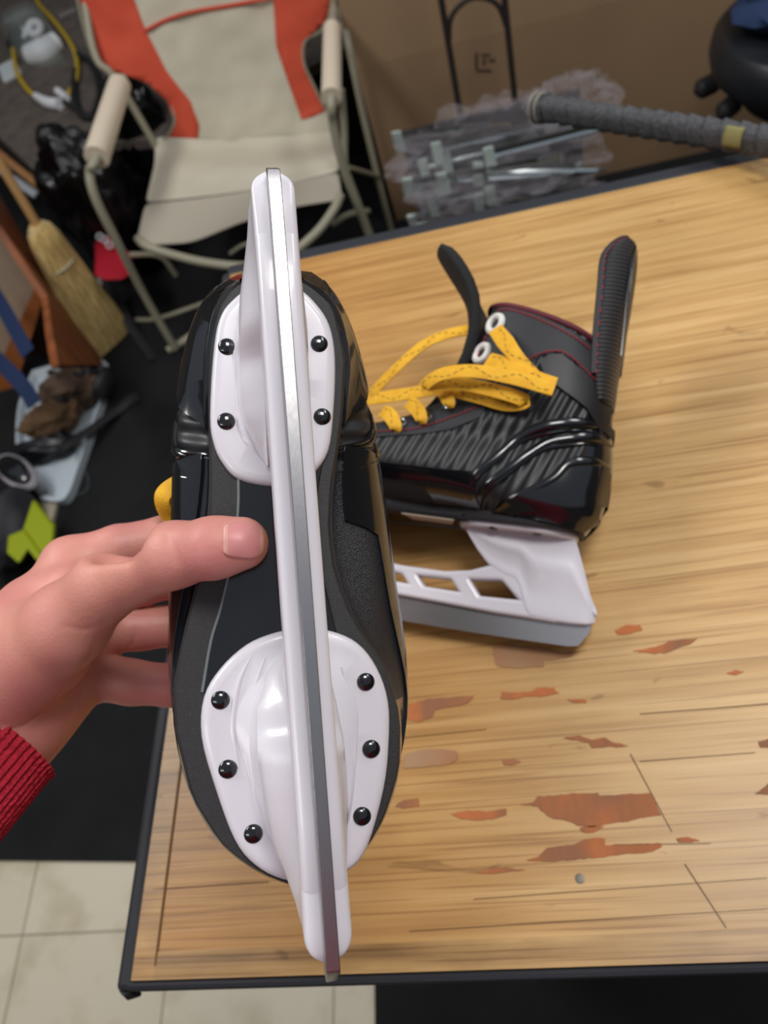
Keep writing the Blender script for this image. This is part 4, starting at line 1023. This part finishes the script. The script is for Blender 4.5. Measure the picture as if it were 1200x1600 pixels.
def bracket_parts():
    r = thing('metal_bracket', 'bright zinc-plated metal bracket in the bagged pile on the trolley', 'bracket', (0, 0, 0), 'bagged metal brackets on the trolley')
    G().tube([(-.14, 0, 0), (.14, 0, 0)], .006, 6, 1).build('bar', CHROME, r)
    G().box((-.02, -.008, .014), (.22, .004, .010)).build('flat_bar', mat('dull_bar', (120, 128, 128), .28, .9), r, smooth=False)
    for x in (-.13,):
        G().box((x, -.014, .0), (.024, .006, .058)).build('tab', GAL, r, smooth=False, bevel=.002)
    return r
proto = bracket_parts(); kids = [x for x in bpy.data.objects if x.parent == proto]
tabs_only = []
spots = []
for k in range(11):
    z = .115+k*.034
    for j in range(2 if k % 2 else 3):
        spots.append((random.uniform(-.05, .12)+(-.02 if j else .03), 1.66+j*.06+random.uniform(-.01, .01), z, random.uniform(-.22, .22), random.uniform(-.10, .12)))
for i, (x, y, z, a1, a2) in enumerate(spots):
    if i == 0: r = proto
    else:
        r = proto.copy(); COL.objects.link(r)
        for k_ in kids:
            c_ = k_.copy(); COL.objects.link(c_); c_.parent = r
    r.location = (x, y-.03, z); r.rotation_euler = (random.uniform(-.3, .3), a2, a1+(math.pi if random.random() < .35 else 0))
    if r.rotation_euler[2] > 2: r.rotation_euler[0] += math.pi; r.rotation_euler[2] -= math.pi; r.location.x += .05; r.rotation_euler[1] += math.pi
FILM = mat('bag_film', (188, 182, 190), .10, alpha=.14, spec=1, bump=1, bscale=60, dist=.02)
for k, (c, r_, lab) in enumerate((((.03, 1.73, .40), (.235, .15, .085), 'crinkled clear plastic bag on top of the pile of metal brackets'), ((.02, 1.71, .25), (.235, .14, .085), 'crinkled clear plastic bag in the middle of the bracket pile'),
        ((.22, 1.74, .46), (.10, .09, .06), 'small bulging clear plastic bag at the right top of the bracket pile'), ((.02, 1.72, .13), (.22, .13, .06), 'crinkled clear plastic bag at the bottom of the bracket pile'))):
    tag(blob(c, r_, .35, 4, 20+k, 5).build('plastic_bag', FILM), lab, 'bag')

# taped hockey stick across the far edge
TAPE = mat('grip_tape', (62, 64, 68), .85, bump=1, bscale=500, rgb2=(84, 84, 87), vscale=260, dist=.002)
sk = thing('hockey_stick', 'hockey stick shaft wrapped in grey grip tape lying over the far bench edge', 'hockey stick', onz(1200, 222, TZ+.02))
a_ = dep(838, 168, .79); b2 = onz(1200, 221, TZ+.024); d_ = nrm(b2-a_); 
L_ = np.linalg.norm(b2-a_)+.28; u_ = nrm(np.cross(d_, (0, 0, 1.))); v_ = np.cross(u_, d_)
R = []; n = 28; m_ = 420; pitch = .0165
for i in range(m_+1):
    s_ = L_*i/m_; ring = []
    for k in range(n):
        an = 2*math.pi*k/n; ph = (s_/pitch+an/(2*math.pi)) % 1
        ca, sa = math.cos(an), math.sin(an); sup = (abs(ca)**4+abs(sa)**4)**(-.25)
        r_ = .0094*min(sup, 1.13)+.0028*(1-ph)+(.0022 if .002 < s_ < .014 else 0)
        if s_ < .002: r_ *= .86
        ring.append(a_+d_*s_+u_*r_*ca*.86+v_*r_*sa*1.05)
    R.append(ring)
G().rings(R).build('taped_shaft', TAPE, sk)
g2 = G(); c = a_+d_*.009
for dd in (.001, .008):
    g2.tube([a_+d_*dd+u_*.0136*math.cos(t_)*.9+v_*.0136*math.sin(t_)*1.05 for t_ in np.linspace(0, 2*math.pi, 33)], .0011, 6, 1, caps=False)
g2.build('butt_ring', mat('ring_tan', (150, 146, 130), .7), sk)
qn = -nrm(ray(1145, 208)); cpos = onz(1145, 208, TZ+.03); s_ = (cpos-a_)@d_; c = a_+d_*s_
_m = math.atan2(qn@v_, qn@u_); _angs = np.linspace(_m-.7, _m+.5, 7)
g2 = G(); rows = []
for i in range(5):
    rows.append([c+d_*(i-2)*.0042+u_*.0136*math.cos(t_)*.9+v_*.0136*math.sin(t_)*1.05 for t_ in _angs])
g2.grid(rows).build('yellow_mark', mat('tape_yellow', (128, 122, 76), .85), sk, solid=.001)
settle(sk)

# stool
BLKV = mat('black_vinyl', (24, 26, 31), .38, bump=.3, bscale=120, rgb2=(34, 37, 42), vscale=12)
so = thing('stool', 'black padded swivel stool behind the right end of the workbench', 'stool', (.63, 1.55, 0))
sc_ = onz(1288, 28, .60); sc_ = np.array([sc_[0], sc_[1], 0])
def lathe(prof, c, n=48): return G().rings([[(c[0]+r_*math.cos(a_), c[1]+r_*math.sin(a_), z) for a_ in np.linspace(0, 2*math.pi, n, endpoint=False)] for r_, z in prof])
lathe([(.10, .50), (.17, .505), (.196, .53), (.203, .56), (.198, .59), (.185, .605), (.165, .607), (.1, .600), (.02, .598)], sc_).build('seat', BLKV, so)
lathe([(.04, .44), (.13, .46), (.15, .50)], sc_).build('underside', BLKMAT, so)
lathe([(.025, .08), (.025, .46)], sc_, 20).build('column', BLKMAT, so)
for k in range(5):
    a_ = k*2*math.pi/5+.3; e_ = sc_+np.array([math.cos(a_)*.27, math.sin(a_)*.27, .06]); G().tube([sc_+np.array([0, 0, .10]), e_], [.025, .016], 8).build('leg', BLKMAT, so)
    G().dome(e_+np.array([0, 0, -.025]), (0, 0, 1), .024, .03, 12, 4, base=.024).build('caster', BLKMAT, so)
for (x, y), (x2, y2) in (((1094, 140), (1140, 118)), ((1130, 176), (1160, 150))):
    p1 = onz(x, y, .47); p2 = onz(x2, y2, .475); d_ = nrm(p2-p1)
    G().tube([p1-d_*.012, p1, p1+d_*.03, p1+d_*.05, p2, p2+d_*.06], [.006, .020, .021, .010, .007, .006], 12, 4).build('lever', BLKMAT, so)
settle(so)
tag(blob(onz(1262, -14, .645), (.13, .13, .05), .25, 2, 31, 4).build('denim_cloth', mat('denim', (28, 48, 84), .9, bump=.5, bscale=500)), 'blue denim cloth lying on the black stool seat', 'cloth')
